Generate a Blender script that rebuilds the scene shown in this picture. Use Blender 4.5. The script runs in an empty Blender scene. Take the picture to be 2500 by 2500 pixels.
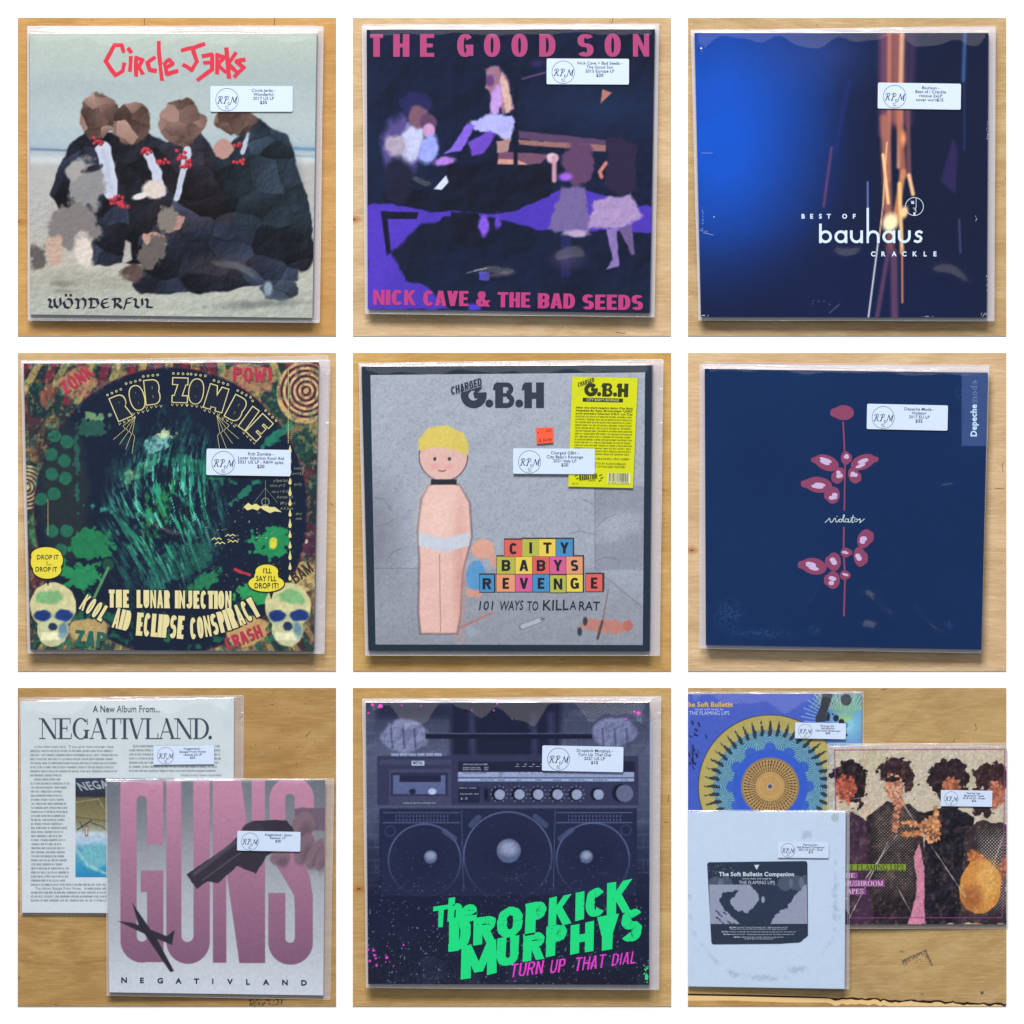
import bpy, math, random
import numpy as np
from mathutils import Vector

# ------------------------------------------------------------------ camera, light, exposure
SC = bpy.context.scene
COL = SC.collection
S = 0.00045                    # metres of tabletop per pixel of the 2500 px photograph
cam_d = bpy.data.cameras.new("camera")
cam = bpy.data.objects.new("camera", cam_d)
COL.objects.link(cam)
cam.location = (0, 0, 8.01)
cam_d.sensor_width = 36
cam_d.lens = 36 * 8.0 / (2500 * S)
cam_d.clip_end = 60
SC.camera = cam

world = bpy.data.worlds.new("World")
SC.world = world
world.use_nodes = True
bg = world.node_tree.nodes["Background"]
bg.inputs[0].default_value = (0.82, 0.92, 1.02, 1)     # dim, even light of the room
bg.inputs[1].default_value = 0.27


def area(name, loc, sx, sy, power, col):
    d = bpy.data.lights.new(name, 'AREA')
    d.shape = 'RECTANGLE'
    d.size = sx
    d.size_y = sy
    d.energy = power
    d.color = col
    o = bpy.data.objects.new(name, d)
    COL.objects.link(o)
    o.location = loc
    o.rotation_euler = (Vector((0, 0, 0)) - Vector(loc)).to_track_quat('-Z', 'Y').to_euler()
    return o


area("window_light", (-0.6, 4.75, 3.75), 2.7, 1.5, 570, (1.0, 0.99, 0.98))
area("ceiling_bounce", (0.0, 2.9, 8.2), 6.0, 2.0, 80, (1.0, 0.96, 0.9))

SC.view_settings.view_transform = 'Standard'
SC.view_settings.look = 'None'
SC.view_settings.exposure = 0.0
SC.view_settings.gamma = 1.0

# ------------------------------------------------------------------ coordinates
# every photograph of the sheet is one panel; its own measure is 1932 units over 810 px
TO = {1: (30, 30), 2: (850, 30), 3: (1670, 30), 4: (30, 850), 5: (850, 850), 6: (1670, 850),
      7: (30, 1670), 8: (850, 1670), 9: (1670, 1670)}
ZU = 810 / 1932.0 * S          # metres per unit
KCOL = 0.93


def XY(t, x, y):
    ox, oy = TO[t]
    return ((ox + x * 810 / 1932.0 - 1250) * S, (1250 - oy - y * 810 / 1932.0) * S)


def lin(c):
    a = np.asarray(c, dtype=float) / 255.0
    return np.where(a <= 0.04045, a / 12.92, ((np.maximum(a, 0) + 0.055) / 1.055) ** 2.4) * KCOL


# ------------------------------------------------------------------ materials
MATS = {}


def new_mat(name):
    m = bpy.data.materials.new(name)
    m.use_nodes = True
    nt = m.node_tree
    return m, nt, nt.nodes["Principled BSDF"]


def ink(c, rough=0.5, spec=0.15, grain=0.04):
    key = (tuple(c), rough, spec)
    if key in MATS:
        return MATS[key]
    m, nt, b = new_mat("ink_%d_%d_%d" % tuple(int(v) for v in c))
    l = lin(c)
    n = nt.nodes.new("ShaderNodeTexNoise")
    n.inputs["Scale"].default_value = 260
    tc = nt.nodes.new("ShaderNodeTexCoord")
    nt.links.new(tc.outputs["Object"], n.inputs["Vector"])
    mx = nt.nodes.new("ShaderNodeMix")
    mx.data_type = 'RGBA'
    mx.inputs[6].default_value = (*(l * (1 - grain)), 1)
    mx.inputs[7].default_value = (*np.minimum(l * (1 + grain), 1), 1)
    nt.links.new(n.outputs["Fac"], mx.inputs[0])
    nt.links.new(mx.outputs[2], b.inputs["Base Color"])
    b.inputs["Roughness"].default_value = rough
    b.inputs["Specular IOR Level"].default_value = spec
    MATS[key] = m
    return m


def print_mat():
    if "print" in MATS:
        return MATS["print"]
    m, nt, b = new_mat("printed_picture")
    a = nt.nodes.new("ShaderNodeAttribute")
    a.attribute_name = "print"
    n = nt.nodes.new("ShaderNodeTexNoise")
    n.inputs["Scale"].default_value = 900
    tc = nt.nodes.new("ShaderNodeTexCoord")
    nt.links.new(tc.outputs["Object"], n.inputs["Vector"])
    mr = nt.nodes.new("ShaderNodeMapRange")
    mr.inputs["To Min"].default_value = 0.9
    mr.inputs["To Max"].default_value = 1.1
    nt.links.new(n.outputs["Fac"], mr.inputs["Value"])
    vm = nt.nodes.new("ShaderNodeVectorMath")
    vm.operation = 'SCALE'
    nt.links.new(a.outputs["Color"], vm.inputs[0])
    nt.links.new(mr.outputs[0], vm.inputs["Scale"])
    nt.links.new(vm.outputs[0], b.inputs["Base Color"])
    b.inputs["Roughness"].default_value = 0.5
    b.inputs["Specular IOR Level"].default_value = 0.04
    MATS["print"] = m
    return m


def film(haze=0.003, rough=0.06, tint=(0.93, 0.92, 1.0), key="film"):
    k = (key, haze)
    if k in MATS:
        return MATS[k]
    m = bpy.data.materials.new("clear_plastic_" + key)
    m.use_nodes = True
    nt = m.node_tree
    nt.nodes.clear()
    out = nt.nodes.new("ShaderNodeOutputMaterial")
    tr = nt.nodes.new("ShaderNodeBsdfTransparent")
    df = nt.nodes.new("ShaderNodeBsdfDiffuse")
    df.inputs[0].default_value = (*tint, 1)
    gl = nt.nodes.new("ShaderNodeBsdfGlossy")
    gl.inputs["Roughness"].default_value = rough
    # reflectance of a thin film, the same from either side
    ge = nt.nodes.new("ShaderNodeNewGeometry")
    dt = nt.nodes.new("ShaderNodeVectorMath")
    dt.operation = 'DOT_PRODUCT'
    nt.links.new(ge.outputs["Normal"], dt.inputs[0])
    nt.links.new(ge.outputs["Incoming"], dt.inputs[1])
    prev = dt.outputs["Value"]
    for op, v0, v1 in (('ABSOLUTE', None, None), ('SUBTRACT', 1.0, None), ('POWER', None, 5.0), ('MULTIPLY', None, 0.93)):
        q = nt.nodes.new("ShaderNodeMath")
        q.operation = op
        if v0 is not None:
            q.inputs[0].default_value = v0
            nt.links.new(prev, q.inputs[1])
        else:
            nt.links.new(prev, q.inputs[0])
            if v1 is not None:
                q.inputs[1].default_value = v1
        prev = q.outputs[0]
    fr = nt.nodes.new("ShaderNodeMath")
    fr.operation = 'ADD'
    fr.inputs[1].default_value = 0.034
    nt.links.new(prev, fr.inputs[0])
    m1 = nt.nodes.new("ShaderNodeMixShader")
    m1.inputs[0].default_value = haze
    nt.links.new(tr.outputs[0], m1.inputs[1])
    nt.links.new(df.outputs[0], m1.inputs[2])
    m2 = nt.nodes.new("ShaderNodeMixShader")
    nt.links.new(fr.outputs[0], m2.inputs[0])
    nt.links.new(m1.outputs[0], m2.inputs[1])
    nt.links.new(gl.outputs[0], m2.inputs[2])
    nt.links.new(m2.outputs[0], out.inputs[0])
    MATS[k] = m
    return m


def wood(i, pale, deep, fibre=0.10, knots=(), swirl=1.0, blotch=0.5):
    """birch plywood: broad flowing figure, fine fibre, pores, knots"""
    m, nt, b = new_mat("plywood_%d" % i)
    N = nt.nodes.new
    L = nt.links.new
    tc = N("ShaderNodeTexCoord")
    mp = N("ShaderNodeMapping")
    mp.inputs["Location"].default_value = (i * 3.1, i * 1.7, 0)
    L(tc.outputs["Object"], mp.inputs[0])

    def noise(scale, sx, sy, det=4, rough=0.55, dist=0.0):
        mm = N("ShaderNodeMapping")
        mm.inputs["Scale"].default_value = (sx, sy, 1)
        L(mp.outputs[0], mm.inputs[0])
        n = N("ShaderNodeTexNoise")
        n.inputs["Scale"].default_value = scale
        n.inputs["Detail"].default_value = det
        n.inputs["Roughness"].default_value = rough
        n.inputs["Distortion"].default_value = dist
        L(mm.outputs[0], n.inputs["Vector"])
        return n.outputs["Fac"]

    def ramp(src, a, bb, lo=0.0, hi=1.0):
        r = N("ShaderNodeMapRange")
        r.interpolation_type = 'SMOOTHSTEP'
        r.inputs[1].default_value = a
        r.inputs[2].default_value = bb
        r.inputs[3].default_value = lo
        r.inputs[4].default_value = hi
        L(src, r.inputs[0])
        return r.outputs[0]

    def mix(fac, c1, c2, mode='MIX'):
        x = N("ShaderNodeMix")
        x.data_type = 'RGBA'
        x.blend_type = mode
        for s, v in ((x.inputs[0], fac), (x.inputs[6], c1), (x.inputs[7], c2)):
            if isinstance(v, (int, float)):
                s.default_value = v
            elif isinstance(v, tuple):
                s.default_value = v
            else:
                L(v, s)
        return x.outputs[2]

    P_ = (*(lin(pale) * 1.02), 1)
    D_ = (*(lin(deep) * .94), 1)
    g1 = ramp(noise(4.5, 1.0, 3.0, 6, 0.62, 2.2 * swirl), 0.34, 0.66)
    c = mix(g1, P_, D_)
    # flowing growth lines: bands of a warped height field
    loops = swirl > 1.5
    w = noise(3.4, 1.0, 1.7, 2, 0.35, 1.2) if loops else noise(2.6, 1.0, 2.6, 2, 0.4, 0.8 * swirl)
    mu = N("ShaderNodeMath")
    mu.operation = 'MULTIPLY'
    mu.inputs[1].default_value = 30
    L(w, mu.inputs[0])
    sn = N("ShaderNodeMath")
    sn.operation = 'SINE'
    L(mu.outputs[0], sn.inputs[0])
    dk = (*(lin(deep) * 0.74), 1)
    c = mix(ramp(sn.outputs[0], 0.0, 1.0, 0.0, 0.26), c, dk)
    if loops:
        c = mix(ramp(sn.outputs[0], 0.93, 1.0, 0.0, 0.34), c, (*(lin(deep) * 0.55), 1))
    c = mix(ramp(noise(14, 3.0, 44, 6, 0.75), 0.35, 0.72, 0.0, fibre * 5.5), c, dk)
    c = mix(ramp(noise(420, 1, 1.5, 3, 0.7), 0.4, 0.75, 0.0, 0.22), c, dk)
    c = mix(ramp(noise(34, 1.0, 12, 4, 0.75), 0.45, 0.75, 0.0, 0.6), c, (*(lin(pale) * 1.25), 1))
    c = mix(ramp(noise(1.6, 1, 1, 3, 0.5, 1.0), 0.4, 0.72, 0.0, blotch), c, (*(lin(deep) * np.array([0.85, 0.78, 0.66])), 1))
    # pores
    c = mix(ramp(noise(260, 1, 1.6, 2), 0.72, 0.80, 0, 0.55), c, (*(lin(deep) * 0.3), 1))
    for (kx, ky, kr) in knots:
        x, y = XY(i, kx, ky)
        cmb = N("ShaderNodeVectorMath")
        cmb.operation = 'SUBTRACT'
        L(tc.outputs["Object"], cmb.inputs[0])
        cmb.inputs[1].default_value = (x, y, 0)
        sc = N("ShaderNodeVectorMath")
        sc.operation = 'MULTIPLY'
        sc.inputs[1].default_value = (1.0, 1.9, 0)
        L(cmb.outputs[0], sc.inputs[0])
        ln = N("ShaderNodeVectorMath")
        ln.operation = 'LENGTH'
        L(sc.outputs[0], ln.inputs[0])
        nn = noise(90, 1, 1, 3)
        ad = N("ShaderNodeMath")
        ad.operation = 'MULTIPLY_ADD'
        ad.inputs[1].default_value = kr * ZU * 0.9
        L(nn, ad.inputs[0])
        L(ln.outputs["Value"], ad.inputs[2])
        c = mix(ramp(ad.outputs[0], kr * ZU * 0.8, kr * ZU * 3.2, 0.75, 0.0), c, (*(lin((168, 100, 40))), 1))
        c = mix(ramp(ad.outputs[0], kr * ZU * 0.5, kr * ZU * 1.1, 0.9, 0.0), c, (*(lin((60, 32, 14))), 1))
    L(c, b.inputs["Base Color"])
    b.inputs["Roughness"].default_value = 0.42
    b.inputs["Specular IOR Level"].default_value = 0.35
    bm = N("ShaderNodeBump")
    bm.inputs["Strength"].default_value = 0.12
    bm.inputs["Distance"].default_value = 0.0008
    L(noise(40, 1, 10, 4, 0.7), bm.inputs["Height"])
    L(bm.outputs[0], b.inputs["Normal"])
    return m


# ------------------------------------------------------------------ objects
def tag(o, label=None, cat=None, group=None, kind=None):
    for k, v in (("label", label), ("category", cat), ("group", group), ("kind", kind)):
        if v:
            o[k] = v
    return o


def mesh_obj(name, verts, faces, mat, parent=None, root=None, smooth=False, label=None):
    me = bpy.data.meshes.new(name)
    v = np.asarray(verts, dtype=float).reshape(-1, 3)
    if root is not None:
        v = v - np.array(root.location)
    me.from_pydata(v.tolist(), [], [list(map(int, f)) for f in faces])
    me.materials.append(mat)
    if smooth:
        me.polygons.foreach_set("use_smooth", [True] * len(me.polygons))
    me.update()
    o = bpy.data.objects.new(name, me)
    COL.objects.link(o)
    if parent is not None:
        o.parent = parent
    if label:
        o["label"] = label
    return o


def grid_obj(name, V, mat, parent, root, colors=None, smooth=True):
    """V: (h, w, 3) world positions"""
    h, w, _ = V.shape
    v = (V.reshape(-1, 3) - np.array(root.location)).astype(np.float32)
    idx = np.arange(h * w).reshape(h, w)
    q = np.stack([idx[1:, :-1], idx[1:, 1:], idx[:-1, 1:], idx[:-1, :-1]], -1).reshape(-1, 4)
    me = bpy.data.meshes.new(name)
    me.vertices.add(len(v))
    me.vertices.foreach_set("co", v.ravel())
    me.loops.add(q.size)
    me.loops.foreach_set("vertex_index", q.ravel().astype(np.int32))
    me.polygons.add(len(q))
    me.polygons.foreach_set("loop_start", np.arange(0, q.size, 4, dtype=np.int32))
    if smooth:
        me.polygons.foreach_set("use_smooth", np.ones(len(q), dtype=bool))
    me.update(calc_edges=True)
    if colors is not None:
        at = me.color_attributes.new("print", 'FLOAT_COLOR', 'POINT')
        c = np.ones((h * w, 4), dtype=np.float32)
        c[:, :3] = colors.reshape(-1, 3)
        at.data.foreach_set("color", c.ravel())
    me.materials.append(mat)
    o = bpy.data.objects.new(name, me)
    COL.objects.link(o)
    o.parent = parent
    return o


def thing(name, loc, label, cat, group=None):
    o = bpy.data.objects.new(name, None)
    o.empty_display_size = 0.02
    COL.objects.link(o)
    o.location = loc
    return tag(o, label, cat, group)


# ------------------------------------------------------------------ lettering
GC = {}


def _raw(s, off):
    cu = bpy.data.curves.new("g", 'FONT')
    cu.body = s
    cu.size = 1
    cu.resolution_u = 3
    cu.offset = off
    cu.fill_mode = 'FRONT'
    o = bpy.data.objects.new("g", cu)
    me = o.to_mesh()
    v = np.array([p.co[:2] for p in me.vertices]).reshape(-1, 2)
    f = [tuple(p.vertices) for p in me.polygons]
    o.to_mesh_clear()
    bpy.data.objects.remove(o)
    bpy.data.curves.remove(cu)
    return v, f


BAR = _raw("|", 0)[0][:, 0].max()
CAP = _raw("H", 0)[0][:, 1].max()


def glyph(ch, off=0.0):
    k = (ch, off)
    if k not in GC:
        adv = _raw(ch + "|", 0)[0][:, 0].max() - BAR
        if ch == " ":
            GC[k] = (np.zeros((0, 2)), [], adv / CAP)
        else:
            v, f = _raw(ch, min(off, .02) if ch == "&" else off * .72)
            GC[k] = (v / CAP, f, adv / CAP + 1.5 * max(off, 0))
    return GC[k]


def bold_polys(c, w, t, n):
    out = []

    def V(x0, y0, x1, y1, th=t):
        out.append(([(x0 - th / 2, y0), (x0 + th / 2, y0), (x1 + th / 2, y1), (x1 - th / 2, y1)], [(0, 1, 2, 3)]))

    def Bar(x0, x1, y, h=n):
        out.append(([(x0, y), (x1, y), (x1, y + h), (x0, y + h)], [(0, 1, 2, 3)]))

    def Bowl(cx, cy, rx, ry, a0, a1, tx=t, ty=n):
        k = max(6, int(abs(a1 - a0) / 13))
        aa = np.radians(np.linspace(a0, a1, k + 1))
        pw = .86                                    # a little squarer than an ellipse
        sg = lambda v: math.copysign(abs(v) ** pw, v)
        o = [(cx + rx * sg(math.cos(q)), cy + ry * sg(math.sin(q))) for q in aa]
        i = [(cx + max(rx - tx, .01) * sg(math.cos(q)), cy + max(ry - ty, .01) * sg(math.sin(q))) for q in aa]
        out.append((o + i, [(j, j + 1, k + 2 + j, k + 1 + j) for j in range(k)]))
    L, R, C = t / 2, w - t / 2, w / 2
    if c == 'H': V(L, 0, L, 1); V(R, 0, R, 1); Bar(0, w, .5 - n / 2)
    elif c == 'T': V(C, 0, C, 1); Bar(0, w, 1 - n)
    elif c in 'EF':
        V(L, 0, L, 1); Bar(0, w, 1 - n); Bar(0, w * .9, .5 - n / 2)
        if c == 'E': Bar(0, w, 0)
    elif c == 'L': V(L, 0, L, 1); Bar(0, w, 0)
    elif c == 'I': V(C, 0, C, 1)
    elif c == '.': V(C, 0, C, t)
    elif c == 'D': V(L, 0, L, 1); Bar(0, w * .46, 0); Bar(0, w * .46, 1 - n); Bowl(w * .42, .5, w * .58, .5, -90, 90)
    elif c == 'O': Bowl(C, .5, C, .51, 0, 360)
    elif c == 'C': Bowl(C, .5, C, .51, 38, 322)
    elif c == 'G': Bowl(C, .5, C, .51, 38, 340); Bar(w * .52, w, .5 - n * .8); V(R, .04, R, .5)
    elif c in 'PRB':
        V(L, 0, L, 1); Bar(0, w * .55, 1 - n)
        lo = .44 if c != 'B' else .5 - n / 2
        ry = (1 - lo) / 2
        Bowl(w * .52, 1 - ry, w * .48, ry, -90, 90); Bar(0, w * .55, lo)
        if c == 'R': V(w * .5, lo + n * .5, R + t * .05, 0)
        if c == 'B':
            ry = (.5 + n / 2) / 2
            Bowl(w * .52, ry, w * .48, ry, -90, 90); Bar(0, w * .55, 0)
    elif c == 'N':
        q = min(t * .92, w * .31)
        V(q / 2, 0, q / 2, 1, q); V(w - q / 2, 0, w - q / 2, 1, q); V(q / 2, 1, w - q / 2, 0, q)
    elif c == 'M': V(L, 0, L, 1, t * .9); V(R, 0, R, 1, t * .9); V(L, 1, C, .12, t * .9); V(C, .12, R, 1, t * .9)
    elif c == 'W': V(L, 1, w * .28, 0, t * .85); V(w * .28, 0, C, .8, t * .8); V(C, .8, w * .72, 0, t * .8); V(w * .72, 0, R, 1, t * .85)
    elif c == 'U': V(L, .35, L, 1); V(R, .35, R, 1); Bowl(C, .38, C, .38, 180, 360)
    elif c == 'J': V(R, .35, R, 1); Bowl(C, .36, C, .36, 200, 360)
    elif c == 'V': V(L, 1, C, 0); V(C, 0, R, 1)
    elif c == 'A':
        q = min(t, w * .36)
        V(q * .45, 0, C - q * .12, 1, q); V(C + q * .12, 1, w - q * .45, 0, q); Bar(w * .25, w * .75, .2, min(n * .8, .16))
    elif c == 'K':
        q = min(t, w * .36)
        V(q / 2, 0, q / 2, 1, q); V(q * .6, .4, w - q / 2, 1, q); V(w * .42, .6, w - q * .45, 0, q)
    elif c == 'Y': V(L, 1, C, .42); V(R, 1, C, .42); V(C, 0, C, .46)
    elif c == 'Z': Bar(0, w, 1 - n); Bar(0, w, 0); V(L, 0, R, 1)
    elif c == 'S':
        ry = (.5 + n / 2) / 2
        Bowl(C, 1 - ry, C, ry, 28, 270); Bowl(C, ry, C, ry, -152, 90)
    elif c == '&':
        Bowl(w * .42, .77, w * .3, .24, 0, 360, t * .8); Bowl(w * .4, .28, w * .4, .28, 60, 330, t * .9); V(w * .28, .72, w - L * .6, 0, t * .9); V(w * .62, .1, w * .95, .42, t * .7)
    return out


class Flat:
    """flat ink on one level: collects polygons in panel units"""

    def __init__(self, t, fr=None):
        self.t = t
        self.v = []
        self.f = []
        self.k = []
        self.c = 0
        self.cuts = []
        self.fr = fr            # own frame: (origin, u, v)

    def add(self, pts, faces):
        n = len(self.v)
        pts = list(pts)
        self.v += [tuple(p) for p in pts]
        self.k += [(self.c % 20) * 6e-6] * len(pts)      # ink over ink: never two faces on one plane
        self.c += 1
        self.f += [tuple(n + i for i in f) for f in faces]

    def cut(self):
        """what follows is another piece"""
        if self.v:
            self.cuts.append((len(self.v), len(self.f)))

    def pieces(self):
        b = [(0, 0)] + self.cuts + [(len(self.v), len(self.f))]
        for (v0, f0), (v1, f1) in zip(b[:-1], b[1:]):
            if f1 > f0:
                G = Flat(self.t, self.fr)
                G.v = self.v[v0:v1]
                G.k = self.k[v0:v1]
                G.f = [tuple(i - v0 for i in f) for f in self.f[f0:f1]]
                yield G

    def poly(self, pts):
        self.add(pts, [range(len(pts))])

    def rect(self, x0, y0, x1, y1):
        self.poly([(x0, y0), (x1, y0), (x1, y1), (x0, y1)])

    def disc(self, cx, cy, rx, ry=None, n=28):
        ry = ry or rx
        self.poly([(cx + rx * math.cos(a), cy + ry * math.sin(a)) for a in np.linspace(0, 2 * math.pi, n, endpoint=False)])

    def ring(self, cx, cy, r0, r1, n=48, a0=0, a1=360, sy=1.0, r0x=None):
        a = np.radians(np.linspace(a0, a1, n + 1))
        rx = r0 if r0x is None else r0x
        inn = [(cx + rx * math.cos(q), cy + r0 * sy * math.sin(q)) for q in a]
        out = [(cx + r1 * math.cos(q), cy + r1 * sy * math.sin(q)) for q in a]
        self.add(inn + out, [(i, i + 1, n + 2 + i, n + 1 + i) for i in range(n)])

    def line(self, pts, w, w1=None):
        """stroke with round-ish joints; w may run to w1"""
        pts = [np.array(p, float) for p in pts]
        m = len(pts)
        w1 = w if w1 is None else w1
        for i in range(m - 1):
            a, b = pts[i], pts[i + 1]
            d = b - a
            L = np.hypot(*d)
            if L < 1e-6:
                continue
            d /= L
            nrm = np.array([-d[1], d[0]])
            wa = (w + (w1 - w) * i / max(1, m - 1)) / 2
            wb = (w + (w1 - w) * (i + 1) / max(1, m - 1)) / 2
            e = 0.35
            self.poly([a - d * wa * e + nrm * wa, b + d * wb * e + nrm * wb, b + d * wb * e - nrm * wb, a - d * wa * e - nrm * wa])

    def brush(self, pts, w, rnd, jag=0.22):
        """rough brush stroke with uneven ends"""
        pts = [np.array(p, float) for p in pts]
        for a, b in zip(pts[:-1], pts[1:]):
            d = b - a
            L = np.hypot(*d)
            d /= max(L, 1e-6)
            n = np.array([-d[1], d[0]])
            r = lambda: 1 + rnd.uniform(-jag, jag)
            h = w / 2
            mid = (a + b) / 2
            self.poly([a - d * h * .5 * r() + n * h * r(), mid + n * h * r(), b + d * h * .5 * r() + n * h * r(),
                       b + d * h * .7 * r() - n * h * r(), mid - n * h * r(), a - d * h * .5 * r() - n * h * r()])

    def nib(self, pts, n=(5, -5)):
        nx, ny = n
        for (ax, ay), (bx, by) in zip(pts[:-1], pts[1:]):
            self.poly([(ax - nx, ay - ny), (ax + nx, ay + ny), (bx + nx, by + ny), (bx - nx, by - ny)])

    def width(self, s, h, off=0.0, track=0.0):
        return sum(glyph(c, off)[2] + track for c in s) * h - track * h

    def text(self, s, x, y, h, al='l', off=0.0, sx=1.0, shear=0.0, rot=0.0, track=0.0, fit=None, hs=None):
        """cap height h, baseline y"""
        W = self.width(s, h, off, track)
        if fit:
            sx = fit / max(W, 1e-6)
        W *= sx
        px = {'l': 0, 'c': -W / 2, 'r': -W}[al]
        ca, sa = math.cos(math.radians(rot)), math.sin(math.radians(rot))
        for c in s:
            v, f, adv = glyph(c, off)
            if len(v):
                gx = px + v[:, 0] * h * sx + v[:, 1] * h * shear
                gy = -v[:, 1] * h
                self.add(np.stack([x + gx * ca - gy * sa, y + gx * sa + gy * ca], 1), f)
            px += (adv + track) * h * sx

    def letter(self, c, cx, cy, h, rot=0, off=0.0, sx=1.0, shear=0.0):
        """one letter centred on a point"""
        v, f, adv = glyph(c, off)
        w = (v[:, 0].max() + v[:, 0].min()) / 2
        ca, sa = math.cos(math.radians(rot)), math.sin(math.radians(rot))
        gx = (v[:, 0] - w) * h * sx + (v[:, 1] - .5) * h * shear
        gy = -(v[:, 1] - .5) * h
        self.add(np.stack([cx + gx * ca - gy * sa, cy + gx * sa + gy * ca], 1), f)

    def bold(self, s, x, y, h, t=.25, n=None, w=.78, track=.1, fit=None, rot=0.0, shear=0.0, sx=1.0, rough=None):
        """heavy plain capitals drawn from stems, bars and bowls; y is the baseline"""
        wid = {'I': t, 'M': w * 1.22, 'W': w * 1.3, ' ': w * .45, 'E': w * .86, 'F': w * .82, 'L': w * .8, '.': t, 'J': w * .75, 'S': w * .95}
        ws = [wid.get(ch, w) for ch in s]
        tot = sum(ws) + track * (len(s) - 1)
        if fit:
            sx = fit / (tot * h)
        px = 0
        ca, sa = math.cos(math.radians(rot)), math.sin(math.radians(rot))
        for ch, cw in zip(s, ws):
            for poly, faces in bold_polys(ch, cw, t, n or t * .8):
                v = np.array(poly, float)
                if rough:
                    v = v + np.array([[rough.uniform(-.022, .022), rough.uniform(-.022, .022)] for _ in v])
                gx = (v[:, 0] + px) * h * sx + v[:, 1] * h * shear
                gy = -v[:, 1] * h
                self.add(np.stack([x + gx * ca - gy * sa, y + gx * sa + gy * ca], 1), faces)
            px += cw + track

    def boldletter(self, ch, cx, cy, h, w, t=.25, n=None, rot=0, shear=0.0, grow=0.0, rough=None):
        """one heavy capital, w wide and h high in panel units, centred; grow widens the strokes outward"""
        H = h + 2 * grow
        t1 = (t * h + 2 * grow) / H
        n1 = ((n or t * .8) * h + 2 * grow) / H
        W = (w + 2 * grow) / H
        r = math.radians(rot)
        ox = -W * H / 2 - shear * H / 2
        oy = H / 2
        bx = cx + ox * math.cos(r) - oy * math.sin(r)
        by = cy + ox * math.sin(r) + oy * math.cos(r)
        ca, sa = math.cos(r), math.sin(r)
        for poly, faces in bold_polys(ch, W, t1, n1):
            v = np.array(poly, float)
            if rough:
                v = v + np.array([[rough.uniform(-.02, .02), rough.uniform(-.02, .02)] for _ in v])
            gx = v[:, 0] * H + v[:, 1] * H * shear
            gy = -v[:, 1] * H
            self.add(np.stack([bx + gx * ca - gy * sa, by + gx * sa + gy * ca], 1), faces)

    def greek(self, x0, x1, y, h, rnd, rot=0.0):
        """a line of text too small to read: strokes the size of its letters, in words"""
        x = x0
        while x < x1 - h:
            n = rnd.randint(2, 9)
            for _ in range(n):
                if x > x1 - h * .4:
                    break
                k = rnd.random()
                w = h * rnd.uniform(.42, .62)
                yy = y + (x - x0) * rot
                top = h * (1.35 if k < .25 else 1.0)
                low = h * .35 if k > .9 else 0
                t = h * .15
                self.rect(x, yy - top, x + t, yy + low)
                if k < .8:
                    self.rect(x + w - t, yy - h, x + w, yy)
                if k > .3:
                    self.rect(x + t, yy - h, x + w - t, yy - h + t * .8)
                if rnd.random() < .6:
                    self.rect(x + t, yy - t * .8, x + w - t, yy)
                x += w + h * .16
            x += h * .42

    def build(self, name, zf, mat, parent, root, label=None):
        V = []
        for (x, y), dz in zip(self.v, self.k):
            if self.fr:
                (ox, oy), (ux, uy), (vx, vy) = self.fr
                x, y = ox + ux * x + vx * y, oy + uy * x + vy * y
            X, Y = XY(self.t, x, y)
            V.append((X, Y, zf(x, y) + dz))
        return mesh_obj(name, V, [f for f in self.f], mat, parent, root, label=label)


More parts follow.
